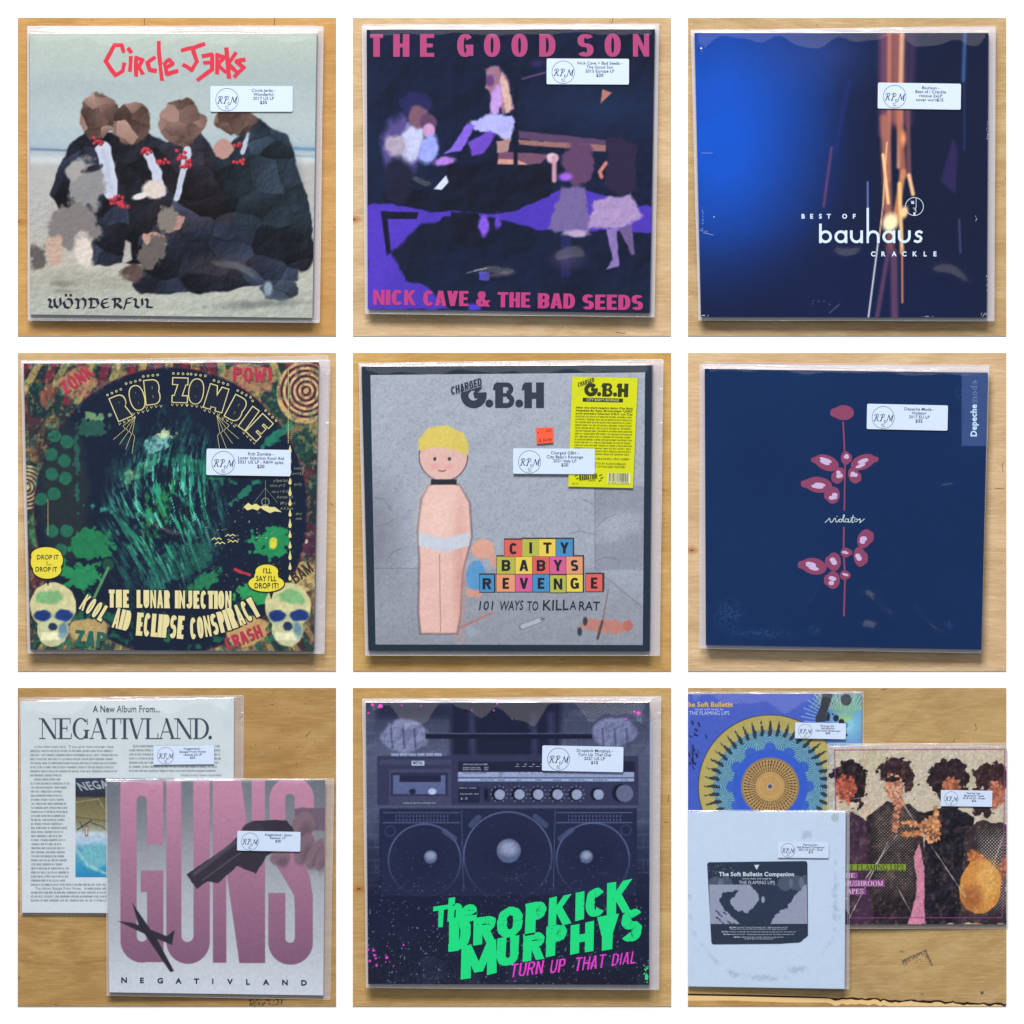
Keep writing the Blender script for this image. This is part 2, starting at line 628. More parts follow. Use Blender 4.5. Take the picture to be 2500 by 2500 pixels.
# book-face capitals with thick stems and hairlines
def serif(F, s, x, y, h, track=0.06, tk=0.15, tn=0.05, sx=1.0, fit=None):
    def glyph_s(c, px, draw):
        def Sx(x0, y0, x1, y1, w):
            if draw:
                F.poly([(px + (x0 - w / 2) * H, y - y0 * h), (px + (x0 + w / 2) * H, y - y0 * h),
                        (px + (x1 + w / 2) * H, y - y1 * h), (px + (x1 - w / 2) * H, y - y1 * h)])

        def sf(xc, yb, w=.34):
            y0 = yb if yb == 0 else yb - tn
            Sx(xc, y0, xc, y0 + tn, w)

        def bar(x0, x1, yb, w=tn):
            Sx((x0 + x1) / 2, yb, (x0 + x1) / 2, yb + w, x1 - x0)

        def bowl(cx, cy, ro, rh, a0, a1, th):
            if draw:
                n = 26
                aa = np.radians(np.linspace(a0, a1, n + 1))
                o = [(px + (cx + ro * math.cos(a)) * H, y - (cy + rh * math.sin(a)) * h) for a in aa]
                i = [(px + (cx + (ro - th) * math.cos(a)) * H, y - (cy + (rh - tn) * math.sin(a)) * h) for a in aa]
                F.add(o + i, [(k, k + 1, n + 2 + k, n + 1 + k) for k in range(n)])
        if c == 'N':
            Sx(.14, 0, .14, 1, tn); Sx(.14, 1, .84, 0, tk * 1.1); Sx(.84, 0, .84, 1, tn)
            sf(.14, 0); sf(.08, 1, .26); sf(.84, 1); return .98
        if c == 'E' or c == 'F':
            Sx(.2, 0, .2, 1, tk); sf(.2, 0, .36); bar(.06, .7, 1 - tn); bar(.2, .52, .5)
            Sx(.7, 1, .68, .76, tn); Sx(.52, .38, .52, .64, tn)
            if c == 'E':
                bar(.06, .74, 0); Sx(.74, 0, .76, .26, tn)
            return .82
        if c in 'GCO':
            if c == 'O':
                bowl(.48, .5, .44, .52, 0, 360, tk); return .97
            bowl(.48, .5, .44, .52, 42, 325, tk); Sx(.82, .98, .82, .68, tn)
            if c == 'G':
                Sx(.78, .02, .78, .42, tk); sf(.78, .44, .32)
            return .96
        if c == 'A':
            Sx(.12, 0, .46, 1, tn); Sx(.44, 1, .8, 0, tk); bar(.22, .66, .32); sf(.12, 0, .26); sf(.8, 0, .32); return .94
        if c == 'V':
            Sx(.12, 1, .46, 0, tk); Sx(.46, 0, .8, 1, tn); sf(.12, 1, .32); sf(.8, 1, .26); return .9
        if c == 'T':
            Sx(.42, 0, .42, 1, tk); sf(.42, 0, .36); bar(.04, .8, 1 - tn); Sx(.05, 1, .04, .74, tn); Sx(.79, 1, .8, .74, tn); return .84
        if c == 'I':
            Sx(.2, 0, .2, 1, tk); sf(.2, 0, .36); sf(.2, 1, .36); return .42
        if c == 'H':
            Sx(.2, 0, .2, 1, tk); Sx(.76, 0, .76, 1, tk)
            for q in (.2, .76):
                sf(q, 0); sf(q, 1)
            bar(.2, .76, .5); return .98
        if c == 'L':
            Sx(.2, 0, .2, 1, tk); sf(.2, 1, .36); bar(.06, .72, 0); Sx(.72, 0, .74, .28, tn); return .78
        if c == 'D':
            Sx(.2, 0, .2, 1, tk); sf(.2, 0, .34); sf(.2, 1, .34); bowl(.36, .5, .52, .5, -90, 90, tk); bar(.2, .38, 0); bar(.2, .38, 1 - tn); return .98
        if c in 'PR':
            Sx(.2, 0, .2, 1, tk); sf(.2, 0, .36); sf(.2, 1, .3); bowl(.38, .74, .3, .26, -90, 90, tk); bar(.2, .4, .48); bar(.2, .4, 1 - tn)
            if c == 'R':
                Sx(.42, .5, .78, 0, tk); sf(.8, 0, .2)
            return .74 if c == 'P' else .88
        if c == 'M':
            Sx(.14, 0, .16, 1, tn); Sx(.16, 1, .52, 0, tk); Sx(.52, 0, .88, 1, tn); Sx(.9, 0, .9, 1, tk)
            sf(.14, 0, .24); sf(.9, 0, .3); sf(.1, 1, .2); sf(.92, 1, .24); return 1.08
        if c == 'U':
            Sx(.18, .3, .18, 1, tk); Sx(.76, .3, .76, 1, tn); bowl(.47, .32, .355, .34, 180, 360, tk * .8); sf(.18, 1); sf(.76, 1, .26); return .94
        if c == 'S':
            bowl(.36, .74, .27, .28, 20, 262, tk * .8); bowl(.36, .27, .3, .29, -160, 92, tk * .8)
            Sx(.24, .56, .5, .46, tk * 1.2); Sx(.62, .98, .62, .7, tn); Sx(.08, .02, .08, .32, tn); return .74
        if c == '.':
            if draw:
                F.disc(px + .0 * H, y - .07 * h, .085 * h)
            return .1
        return .4
    H = h
    W = sum(glyph_s(c, 0, False) + track for c in s) * h
    H = h * sx * ((fit / W) if fit else 1.0)
    px = x
    for c in s:
        a = glyph_s(c, px, True)
        px += (a + track) * H


# ------------------------------------------------------------------ printed pictures
def vnoise(X, Y, seed=0, oct=4, gain=0.5):
    out = np.zeros_like(X)
    amp, tot = 1.0, 0.0
    rs = np.random.RandomState(seed + 17)
    tab = rs.rand(256, 256)
    for o in range(oct):
        x = X * 2 ** o + 13.7 * o
        y = Y * 2 ** o + 7.3 * o
        xi, yi = np.floor(x).astype(int), np.floor(y).astype(int)
        fx, fy = x - xi, y - yi
        fx = fx * fx * (3 - 2 * fx)
        fy = fy * fy * (3 - 2 * fy)
        g = lambda a, b: tab[a % 256, b % 256]
        out += amp * ((g(xi, yi) * (1 - fx) + g(xi + 1, yi) * fx) * (1 - fy) + (g(xi, yi + 1) * (1 - fx) + g(xi + 1, yi + 1) * fx) * fy)
        tot += amp
        amp *= gain
    return out / tot


class Can:
    def __init__(self, quad, n, vpow=1.0):
        u = np.linspace(0, 1, n)
        U, V = np.meshgrid(u, u ** vpow)
        tl, tr, br, bl = [np.array(p, float) for p in quad]
        Pq = ((1 - U)[..., None] * (1 - V)[..., None] * tl + U[..., None] * (1 - V)[..., None] * tr
              + U[..., None] * V[..., None] * br + (1 - U)[..., None] * V[..., None] * bl)
        self.X, self.Y = Pq[..., 0], Pq[..., 1]
        self.C = np.zeros(self.X.shape + (3,))
        self.px = abs(tr[0] - tl[0]) / n

    def n(self, sx, sy=None, seed=0, oct=4, gain=.5):
        return vnoise(self.X / sx, self.Y / (sy or sx), seed, oct, gain)

    def fill(self, c):
        self.C[:] = c

    def mix(self, m, c):
        m = np.clip(m, 0, 1)[..., None]
        self.C = self.C * (1 - m) + np.asarray(c, float) * m

    def vgrad(self, st):
        ys = [s[0] for s in st]
        for k in range(3):
            self.C[..., k] = np.interp(self.Y, ys, [s[1][k] for s in st])

    def _m(self, d, soft, a, rough, rs, seed):
        if rough:
            d = d + rough * (self.n(rs, seed=seed, oct=3) - .5) * 2
        s = max(soft, self.px * .9)
        return np.clip(.5 - d / s, 0, 1) * a

    def ell(self, cx, cy, rx, ry, c, rot=0, soft=4, a=1., rough=0, rs=40, seed=1):
        r = math.radians(rot)
        dx, dy = self.X - cx, self.Y - cy
        x = dx * math.cos(r) + dy * math.sin(r)
        y = -dx * math.sin(r) + dy * math.cos(r)
        d = (np.sqrt((x / rx) ** 2 + (y / ry) ** 2) - 1) * min(rx, ry)
        self.mix(self._m(d, soft, a, rough, rs, seed), c)

    def sd(self, pts):
        pts = [np.array(p, float) for p in pts]
        D = np.full(self.X.shape, 1e9)
        ins = np.zeros(self.X.shape, bool)
        for i in range(len(pts)):
            a, b = pts[i], pts[(i + 1) % len(pts)]
            e = b - a
            wx, wy = self.X - a[0], self.Y - a[1]
            t = np.clip((wx * e[0] + wy * e[1]) / max(e @ e, 1e-9), 0, 1)
            D = np.minimum(D, np.hypot(wx - e[0] * t, wy - e[1] * t))
            if abs(e[1]) > 1e-9:
                cr = ((a[1] > self.Y) != (b[1] > self.Y)) & (self.X < e[0] * (self.Y - a[1]) / e[1] + a[0])
                ins ^= cr
        return np.where(ins, -D, D)

    def poly(self, pts, c, soft=4, a=1., rough=0, rs=40, seed=1):
        self.mix(self._m(self.sd(pts), soft, a, rough, rs, seed), c)

    def rect(self, x0, y0, x1, y1, c, **k):
        self.poly([(x0, y0), (x1, y0), (x1, y1), (x0, y1)], c, **k)

    def line(self, pts, w, c, soft=3, a=1., rough=0, rs=40, seed=1):
        D = np.full(self.X.shape, 1e9)
        for p, q in zip(pts[:-1], pts[1:]):
            p = np.array(p, float)
            e = np.array(q, float) - p
            wx, wy = self.X - p[0], self.Y - p[1]
            t = np.clip((wx * e[0] + wy * e[1]) / max(e @ e, 1e-9), 0, 1)
            D = np.minimum(D, np.hypot(wx - e[0] * t, wy - e[1] * t))
        k = min(1.0, w / (self.px * .9))
        self.mix(self._m(D - w / 2, soft, a * k, rough, rs, seed), c)

    def relief(self, mask, sc, amt, seed=1, warm=(1, 1, 1), sy=None):
        """photographed texture: a rough surface's lights and darks within mask"""
        h0 = self.n(sc, sy or sc, seed, 5, .6)
        h1 = vnoise((self.X + sc * .12) / sc, (self.Y + sc * .12) / (sy or sc), seed, 5, .6)
        d = np.clip((h1 - h0) * 14, -1, 1) * mask
        self.C = np.clip(self.C + d[..., None] * amt * np.asarray(warm), 0, 255)

    def facets(self, mask, sc, amt, seed=1, tint=(1, 1, 1), edge=.5):
        """broken stone: flat facets, each with a tone and slope of its own, dark joints"""
        rs = np.random.RandomState(seed)
        jx, jy, jt, ja, jb = rs.rand(5, 64, 64)
        wx = self.X + sc * .5 * (self.n(sc * .8, seed=seed + 5, oct=2) - .5)
        wy = self.Y + sc * .5 * (self.n(sc * .8, seed=seed + 6, oct=2) - .5)
        gx, gy = wx / sc, wy / (sc * .8)
        ix, iy = np.floor(gx).astype(int), np.floor(gy).astype(int)
        d1 = np.full(gx.shape, 9.)
        d2 = np.full(gx.shape, 9.)
        tone = np.zeros(gx.shape)
        for dx in (-1, 0, 1):
            for dy in (-1, 0, 1):
                cx, cy = (ix + dx) % 64, (iy + dy) % 64
                px, py = ix + dx + jx[cx, cy], iy + dy + jy[cx, cy]
                d = np.hypot(gx - px, gy - py)
                tn = (jt[cx, cy] - .5) + (ja[cx, cy] - .5) * (gx - px) + (jb[cx, cy] - .7) * (gy - py)
                near = d < d1
                d2 = np.where(near, d1, np.minimum(d2, d))
                tone = np.where(near, tn, tone)
                d1 = np.where(near, d, d1)
        joint = np.clip(1 - (d2 - d1) / .09, 0, 1) * edge
        v = (tone * 1.6 * (1 - joint) - joint * .8) * mask
        self.C = np.clip(self.C + v[..., None] * amt * np.asarray(tint), 0, 255)

    def mott(self, amt, sc=30, seed=3, oct=4):
        self.C *= (1 + amt * (self.n(sc, seed=seed, oct=oct, gain=.6)[..., None] - .5) * 2)

    def build(self, t, name, zf, parent, root, label=None):
        h, w = self.X.shape
        V = np.zeros((h, w, 3))
        ox, oy = TO[t]
        V[..., 0] = (ox + self.X * 810 / 1932.0 - 1250) * S
        V[..., 1] = (1250 - oy - self.Y * 810 / 1932.0) * S
        V[..., 2] = zf(self.X, self.Y)
        o = grid_obj(name, V, print_mat(), parent, root, lin(np.clip(self.C, 0, 255)), smooth=False)
        if label:
            o["label"] = label
        return o
# ------------------------------------------------------------------ the white sheet and the nine panels
board = mesh_obj("white_backing", [(-1.3, -1.3, 0), (1.3, -1.3, 0), (1.3, 1.3, 0), (-1.3, 1.3, 0)], [(0, 1, 2, 3)], None)
m, nt, b_ = new_mat("white_card")
b_.inputs["Base Color"].default_value = (0.965, 0.965, 0.965, 1)
b_.inputs["Roughness"].default_value = 0.9
b_.inputs["Specular IOR Level"].default_value = 0.0
board.data.materials.clear()
board.data.materials.append(m)
tag(board, kind='structure')

ZT = 0.0010                     # top of the wood
X0 = {1: 28.6, 4: 28.6, 7: 28.6, 2: 26.2, 5: 26.2, 8: 26.2, 3: 23.8, 6: 23.8, 9: 23.8}
Y0 = {1: 28.6, 2: 28.6, 3: 28.6, 4: 26.2, 5: 26.2, 6: 26.2, 7: 23.8, 8: 23.8, 9: 23.8}
TW = 1855.6


def prism(t, pts, z0, z1, name, mat, parent=None, root=None, label=None):
    """pts in panel units, clockwise on the picture; z0, z1 functions"""
    n = len(pts)
    V = []
    for zf in (z1, z0):
        for (x, y) in pts:
            X, Y = XY(t, x, y)
            V.append((X, Y, zf(x, y)))
    F = [tuple(reversed(range(n))), tuple(range(n, 2 * n))]
    for i in range(n):
        j = (i + 1) % n
        F.append((i, j, n + j, n + i))
    return mesh_obj(name, V, F, mat, parent, root, label=label)


WOODS = {
    1: dict(pale=(206, 162, 100), deep=(188, 140, 78), knots=[(28, 1220, 26)], blotch=.5),
    2: dict(pale=(213, 184, 144), deep=(196, 162, 118), knots=[(30, 1205, 26)], blotch=.25),
    3: dict(pale=(200, 172, 130), deep=(182, 148, 100), knots=[], blotch=.35),
    4: dict(pale=(212, 181, 136), deep=(197, 160, 110), knots=[], blotch=.35),
    5: dict(pale=(210, 172, 110), deep=(192, 148, 80), knots=[], blotch=.45),
    6: dict(pale=(218, 188, 148), deep=(202, 166, 122), knots=[(44, 1178, 24)], blotch=.25),
    7: dict(pale=(190, 156, 100), deep=(170, 132, 78), knots=[], swirl=1.8, blotch=.45),
    8: dict(pale=(209, 175, 120), deep=(192, 152, 92), knots=[(60, 1195, 24)], blotch=.4),
    9: dict(pale=(199, 170, 120), deep=(182, 148, 96), knots=[(1270, 1560, 9)], swirl=2.2, blotch=.35),
}
c0 = lambda v: (lambda x, y: v)
rnd = random.Random(5)
WM = {}
PAN = {}
for t in range(1, 10):
    WM[t] = wood(t, **WOODS[t])
    x0, y0 = X0[t], Y0[t]
    x1, y1 = x0 + TW, y0 + TW
    if t < 9:
        p = prism(t, [(x0, y0), (x1, y0), (x1, y1), (x0, y1)], c0(0.0003), c0(ZT), "tabletop", WM[t])
    else:
        # the split along the lower edge: ragged upper board, dark gap, front strip
        top = [(x0, 1806), (300, 1811), (600, 1818), (830, 1826)]
        x = 830
        while x < x1 - 30:
            x += rnd.uniform(14, 30)
            base = 1826 + (x - 830) * .036
            top.append((min(x, x1), base + rnd.uniform(-6, 5)))
        top.append((x1, 1862))
        low = [(px, py + (11 if px < 800 else rnd.uniform(7, 16))) for px, py in top]
        p = prism(t, [(x0, y0), (x1, y0)] + top[::-1], c0(0.0003), c0(ZT), "tabletop", WM[t])
        lip = [(px, min(py + 24 + rnd.uniform(-4, 8), y1)) for px, py in low]
        raw = ink((232, 196, 140), 0.8)
        e = prism(t, low + lip[::-1], c0(0.0003), c0(ZT - .0004), "splintered_edge", raw)
        e.parent = p
        e2 = prism(t, lip + [(x1, y1 + .5), (x0, y1 + .5)], c0(0.0003), c0(ZT - .0002), "front_strip", wood(9, (204, 164, 100), (170, 124, 66), blotch=.6))
        e2.parent = p
        gp = prism(t, [(x0, 1800), (x1, 1850), (x1, y1 - .3), (x0, y1 - .3)], c0(0.0002), c0(0.0005), "gap_shadow_board", ink((52, 32, 22), .9))  # dark brown strip added beneath the split; its colour stands in for the gap's shade
        gp.name = "gap_shade_strip"
        gp.parent = p
    tag(p, kind='structure')
    PAN[t] = p


def stain(t, pts, c=(60, 44, 34), z=.0001, name="scratch"):
    F = Flat(t)
    if isinstance(pts, Flat):
        F = pts
    else:
        F.line(pts, 3.2, c and 2.2)
    o = F.build(name, lambda x, y: ZT + z, ink(c, .7), PAN[t], PAN[t])
    if name in ("speck_cluster", "torn_label_residue"):
        o["kind"] = "stuff"
    return o


# scratches, nicks and pen marks that the boards carry
for t, ln in [(1, [(766, 30), (768, 75)]), (1, [(1525, 30), (1527, 110)]), (2, [(1543, 32), (1532, 70), (1540, 95)]),
              (2, [(1815, 75), (1828, 95)]), (2, [(1560, 1862), (1600, 1868), (1618, 1866)]), (3, [(776, 66), (780, 82)]),
              (6, [(1862, 665), (1855, 690), (1862, 722)]), (6, [(1815, 815), (1866, 818)]), (7, [(28, 1082), (48, 1082)]),
              (7, [(1708, 308), (1736, 275)]), (7, [(1505, 118), (1520, 122)]), (7, [(38, 1700), (34, 1732)]),
              (8, [(1868, 650), (1862, 690)]), (8, [(1840, 806), (1866, 808)]), (9, [(1380, 1808), (1398, 1810)]),
              (9, [(1700, 235), (1705, 262), (1698, 272)]), (6, [(620, 1820), (690, 1826)]), (5, [(1240, 1815), (1262, 1812)]),
              (4, [(1850, 905), (1868, 915)]), (5, [(1826, 825), (1868, 833)]), (7, [(240, 1868), (262, 1874)]),
              (9, [(1150, 36), (1185, 28)]), (9, [(1570, 340), (1582, 318)])]:
    stain(t, ln)
F = Flat(9)
for _ in range(230):
    u = rnd.random()
    if u < .62:
        u = rnd.random()
        x, y = 1273 + 139 * u, 1613 - 66 * u
        y += rnd.expovariate(1 / 11.0)
        x += rnd.uniform(-3, 3)
    else:
        u = rnd.random()
        x, y = 1410 + 42 * u, 1550 + 92 * u
        x -= rnd.expovariate(1 / 7.0)
    s = rnd.uniform(1.5, 5)
    a = rnd.uniform(0, 3)
    F.poly([(x + s * math.cos(a + k * 1.3) * rnd.uniform(.5, 1.3), y + s * .8 * math.sin(a + k * 1.3)) for k in range(5)])
stain(9, F, (112, 92, 82), name="torn_label_residue")
F = Flat(7)
for _ in range(120):
    x = 1372 + rnd.random() * 210
    y = 1838 + rnd.random() * 42 - (x - 1372) * .06
    s = rnd.uniform(2, 6)
    if y < 1878:
        F.poly([(x, y - s), (x + s * 1.3, y), (x, y + s)])
stain(7, F, (48, 40, 34), name="torn_label_residue")
F = Flat(9)
F.disc(1739, 1801, 11)
stain(9, F, (128, 118, 98), name="screw_head")
F = Flat(9)
F.rect(1731, 1800, 1747, 1802.5)
F.rect(1737.5, 1793, 1740, 1809)
stain(9, F, (50, 44, 38), .0002, name="screw_slot")
F = Flat(7)
for _ in range(30):
    F.disc(1380 + rnd.random() * 460, 90 + rnd.random() * 400, rnd.uniform(1, 3), n=6)
stain(7, F, (70, 52, 36), name="speck_cluster")
for t in (1, 2, 3, 4, 5, 6, 8):
    F = Flat(t)
    r2 = random.Random(t)
    for _ in range(34):
        if r2.random() < .5:
            x, y = r2.uniform(40, 1870), r2.choice([r2.uniform(32, 62), r2.uniform(1830, 1876)])
        else:
            x, y = r2.uniform(1836, 1876), r2.uniform(40, 1870)
        F.disc(x, y, r2.uniform(.8, 2.4), n=6)
    stain(t, F, (84, 60, 38), name="speck_cluster")


# ------------------------------------------------------------------ records
def rounded(quad, r=7, n=3):
    q = [np.array(p, float) for p in quad]
    out = []
    for i in range(4):
        p, a, b = q[i], q[i - 1], q[(i + 1) % 4]
        da, db = (a - p) / np.hypot(*(a - p)), (b - p) / np.hypot(*(b - p))
        for k in range(n + 1):
            s = k / n
            out.append(tuple(p + da * r * (1 - s) ** 2 + db * r * s ** 2))
    return out


def edge_d(quad, X, Y):
    """signed distances inside the four edges: top, right, bottom, left"""
    q = [np.array(p, float) for p in quad]
    res = []
    for i in range(4):
        a, b = q[i], q[(i + 1) % 4]
        e = (b - a) / np.hypot(*(b - a))
        res.append(-(X - a[0]) * e[1] + (Y - a[1]) * e[0])
    return res


BUMPS = {6: [(1130, 1510, 120, 34, 36, .0019), (1080, 1650, 50, 40, 10, .0020), (740, 1480, 80, 22, -50, .0010), (1530, 815, 50, 20, 8, .0007), (1420, 1600, 160, 20, 40, .0010)],
         2: [(860, 1530, 110, 28, -8, .0014), (1290, 1450, 90, 50, 0, .0022), (430, 1000, 60, 26, 20, .0010)],
         3: [(950, 1420, 90, 44, 0, .0013), (1560, 1560, 130, 50, 28, .0015), (100, 260, 40, 34, -50, .0022)],
         4: [(900, 1080, 130, 34, 10, .0012), (1200, 640, 60, 24, 40, .0010)],
         1: [(1300, 1520, 160, 36, 22, .0013), (620, 1560, 90, 26, -10, .0010)],
         5: [(520, 1690, 120, 26, 4, .0011), (1350, 260, 90, 20, -60, .0012)],
         8: [(960, 1150, 150, 44, 0, .0016), (1500, 1130, 70, 30, 30, .0012)]}


class Album:
    def __init__(s, t, jq, sq, label, zb=None, th=.0032, edge=(40, 44, 60), face=None, group=None, wave=None, seed=0, name="record_album", cut=(), top=True, haze=.003):
        s.t, s.jq, s.sq, s.th = t, jq, sq, th
        s.zb = zb or (lambda x, y: ZT + 0 * x)
        s.wave = wave or (38, 14, 0.0085)
        s.seed = seed
        s.n = 0
        cx, cy = np.mean([p[0] for p in jq]), np.mean([p[1] for p in jq])
        X, Y = XY(t, cx, cy)
        s.root = thing(name, (X, Y, float(s.zb(cx, cy))), label, "record album", group)
        s.jz = lambda x, y: s.zb(x, y) + .0004 + th
        s.jacket = prism(t, rounded(jq), lambda x, y: s.zb(x, y) + .0004, s.jz, "jacket", ink(face or edge), s.root, s.root)
        sb = lambda x, y: s.zb(x, y) + .0002
        F = Flat(t)
        F.poly(rounded(sq, 10))
        F.build("sleeve_back", sb, film(.25, .12, (.90, .87, .95), "back"), s.root, s.root)
        s.seams(cut, top)
        if top:
            s.film_obj(haze)

    def seams(s, cut, top):
        """welded edges and the open mouth of the plastic sleeve, as thin glossy ridges"""
        rr = random.Random(s.seed * 7 + 3)
        V, Fc = [], []

        def tube(pts, r, z):
            n0 = len(V)
            k = 6
            for i, (x, y) in enumerate(pts):
                a = pts[max(0, i - 1)]
                b = pts[min(len(pts) - 1, i + 1)]
                d = np.array([b[0] - a[0], b[1] - a[1]], float)
                d /= max(np.hypot(*d), 1e-6)
                nx, ny = -d[1], d[0]
                X, Y = XY(s.t, x, y)
                for j in range(k):
                    an = 2 * math.pi * j / k
                    c, q = math.cos(an) * r, math.sin(an) * r * .6
                    V.append((X + nx * c * .1887e-3, Y - ny * c * .1887e-3, s.zb(x, y) + z + q * .1887e-3))
            for i in range(len(pts) - 1):
                for j in range(k):
                    a, b = n0 + i * k + j, n0 + i * k + (j + 1) % k
                    Fc.append((a, b, b + k, a + k))
        q = [np.array(p, float) for p in s.sq]
        for i, nm in enumerate(("top", "right", "bottom", "left")):
            if nm in cut:
                continue
            a, b = q[i], q[(i + 1) % 4]
            ph = rr.random() * 6
            pts = [tuple(a + (b - a) * u + np.array([math.sin(u * 9 + ph), math.cos(u * 11 + ph)]) * .8 * math.sin(u * math.pi)) for u in np.linspace(0, 1, 26)]
            tube(pts, 1.1, .0006)
            if top and nm == "top":
                for k in range(3):
                    u0, u1 = rr.uniform(0, .12), rr.uniform(.8, 1)
                    off = 6 + 8 * k + rr.uniform(-2, 2)
                    ph = rr.random() * 6
                    pts = [tuple(a + (b - a) * u + np.array([0, off + 2.2 * math.sin(u * 7 + ph)])) for u in np.linspace(u0, u1, 26)]
                    tube(pts, rr.uniform(.5, 1.0), s.th * (.55 + .2 * k) + .0004)
            if top and nm in ("right", "bottom", "left"):
                inn = {"right": (-9, 0), "bottom": (0, -9), "left": (9, 0)}[nm]
                pts = [(p[0] + inn[0], p[1] + inn[1]) for p in pts]
                tube(pts, .8, .0009)
        mesh_obj("sleeve_seam", V, Fc, film(.42, .12, (.95, .94, 1.0), "seam"), s.root, s.root, smooth=True)

    def filmz(s, X, Y):
        dt, dr, db, dl = edge_d(s.jq, X, Y)
        z = s.jz(X, Y) + .0013
        w0, wa, H = s.wave
        # the loose film bulges near the mouth; its lower limit wanders from side to side
        r_ = random.Random(s.seed)
        D = w0 + 0 * X
        for per, k in ((r_.uniform(560, 800), .75), (r_.uniform(260, 340), .8), (r_.uniform(150, 200), .3)):
            D = D + wa * k * np.sin(2 * math.pi * X / per + r_.uniform(0, 6))
        D = np.maximum(D, 8) * ZU
        d = np.maximum(dt, 0) * ZU
        slope = math.tan(math.radians(9.6 - 7.2 * s.root.location.y))
        k_ = .0011
        up = slope * (-k_ * np.logaddexp(-d / k_, -D / k_))
        up = np.maximum(up, 0)
        dec = np.exp(-np.maximum(d - D, 0) / .012)
        side = np.clip(np.minimum(dl, dr) / 45.0, 0, 1)
        side = side * side * (3 - 2 * side)
        z = z + up * dec * side
        # small wrinkles
        z = z + .00022 * (vnoise(X / 150.0, Y / 110.0, s.seed + 9, 2) - .5)
        rp = np.clip(1 - np.abs(vnoise(X / 330.0, Y / 260.0, s.seed + 31, 2) - .5) / .035, 0, 1)
        mask = np.clip((vnoise(X / 420.0, Y / 420.0, s.seed + 77, 1) - .62) / .1, 0, 1) * np.clip((Y - 900) / 300.0, 0, 1)
        z = z + .0000 * rp * rp * (3 - 2 * rp) * mask
        # places where the film stands off the card
        for (bx, by, ln, wd, rot, hh) in BUMPS.get(s.t, ()) if s.t not in (7, 9) else ():
            q = math.radians(rot)
            ax = ((X - bx) * math.cos(q) + (Y - by) * math.sin(q)) / ln
            ay = (-(X - bx) * math.sin(q) + (Y - by) * math.cos(q) + 14 * np.sin(X / 40.0)) / wd
            z = z + hh * np.exp(-ax ** 4 - ay ** 2)
        out = np.maximum(np.maximum(-dt, -db), np.maximum(np.maximum(-dl, -dr), 0)) * ZU
        ot = np.maximum(-dt, 0) * ZU
        wob = .05 + 1.7 * vnoise(X / 300.0, Y / 9.0, s.seed + 5, 2)
        z = z - np.minimum(out * .42 * wob + ot * .12, s.th * .92)
        return z

    def film_obj(s, haze):
        n = 190
        cn = Can(s.sq, n, 1.8)
        V = np.zeros((n, n, 3))
        ox, oy = TO[s.t]
        V[..., 0] = (ox + cn.X * 810 / 1932.0 - 1250) * S
        V[..., 1] = (1250 - oy - cn.Y * 810 / 1932.0) * S
        V[..., 2] = s.filmz(cn.X, cn.Y)
        grid_obj("clear_sleeve", V, film(haze, .14), s.root, s.root)

    def lev(s, k=1):
        return lambda x, y: s.jz(x, y) + .00015 * k

    def picture(s, quad=None, n=300, name="cover_picture"):
        return Can(quad or s.jq, n)

    def put(s, F, c, lv, name="cover_lettering", rough=.5, label=None):
        for G in F.pieces():
            o = G.build(name, s.lev(lv), ink(c, rough), s.jacket, s.root, label)
            if name in ("edge_wear", "chalk_formulae", "drops_and_bats", "paint_flecks", "lettering_wear", "stereo_lettering", "printed_text"):
                o["kind"] = "stuff"
        return o

    def sticker(s, tl, tr, lines, price, tx=310, inline=None, lift=0.0):
        sc = math.hypot(tr[0] - tl[0], tr[1] - tl[1]) / 480.0
        ux, uy = (tr[0] - tl[0]) / 480.0, (tr[1] - tl[1]) / 480.0
        fr = (tl, (ux, uy), (-uy, ux))
        gx, gy = np.meshgrid(np.linspace(0, 480, 9), np.linspace(0, 150, 5))
        px, py = tl[0] + ux * gx - uy * gy, tl[1] + uy * gx + ux * gy
        up = float(np.max(s.filmz(px, py) - s.jz(px, py))) + .00015 + lift
        z0 = lambda x, y: s.jz(x, y) + up
        z1 = lambda x, y: s.jz(x, y) + up + .00016
        z2 = lambda x, y: s.jz(x, y) + up + .00024
        pts = rounded([(0, 0), (480, 0), (480, 150), (0, 150)], 9)
        w = [(tl[0] + ux * x - uy * y, tl[1] + uy * x + ux * y) for x, y in pts]
        st = prism(s.t, w, z0, z1, "price_sticker", ink((205, 219, 243), .45), s.root, s.root)
        F = Flat(s.t, fr)
        F.ring(97, 80, 64.5, 67, 56)
        # script initials
        k = [(41, 103), (47, 100), (58, 64), (56, 64)]
        F.line([(42, 101), (47, 99), (59, 66)], 4.5)
        F.line([(42, 100), (51, 102)], 3)
        F.line([(50, 72), (46, 68), (52, 62), (64, 60), (71, 65), (68, 74), (60, 80), (55, 81)], 3)
        F.line([(58, 80), (62, 92), (66, 101)], 5)
        F.line([(66, 101), (71, 99)], 2.5)
        F.line([(78, 101), (83, 99), (93, 66)], 4.8)
        F.line([(76, 100), (86, 102)], 3)
        F.line([(83, 70), (82, 66), (89, 61), (99, 60), (106, 65), (103, 75), (95, 81), (90, 82)], 3)
        F.line([(112, 96), (104, 96), (102, 104), (107, 109), (115, 107), (121, 96), (130, 64)], 3)
        F.line([(130, 63), (136, 84), (138, 97)], 5)
        F.line([(138, 97), (154, 62)], 2.6)
        F.line([(154, 63), (147, 100), (150, 101)], 5)
        F.text("ALT", 97, 124, 9, 'c', sx=.95)
        F.text("7/26", 97, 137, 9, 'c', sx=.95)
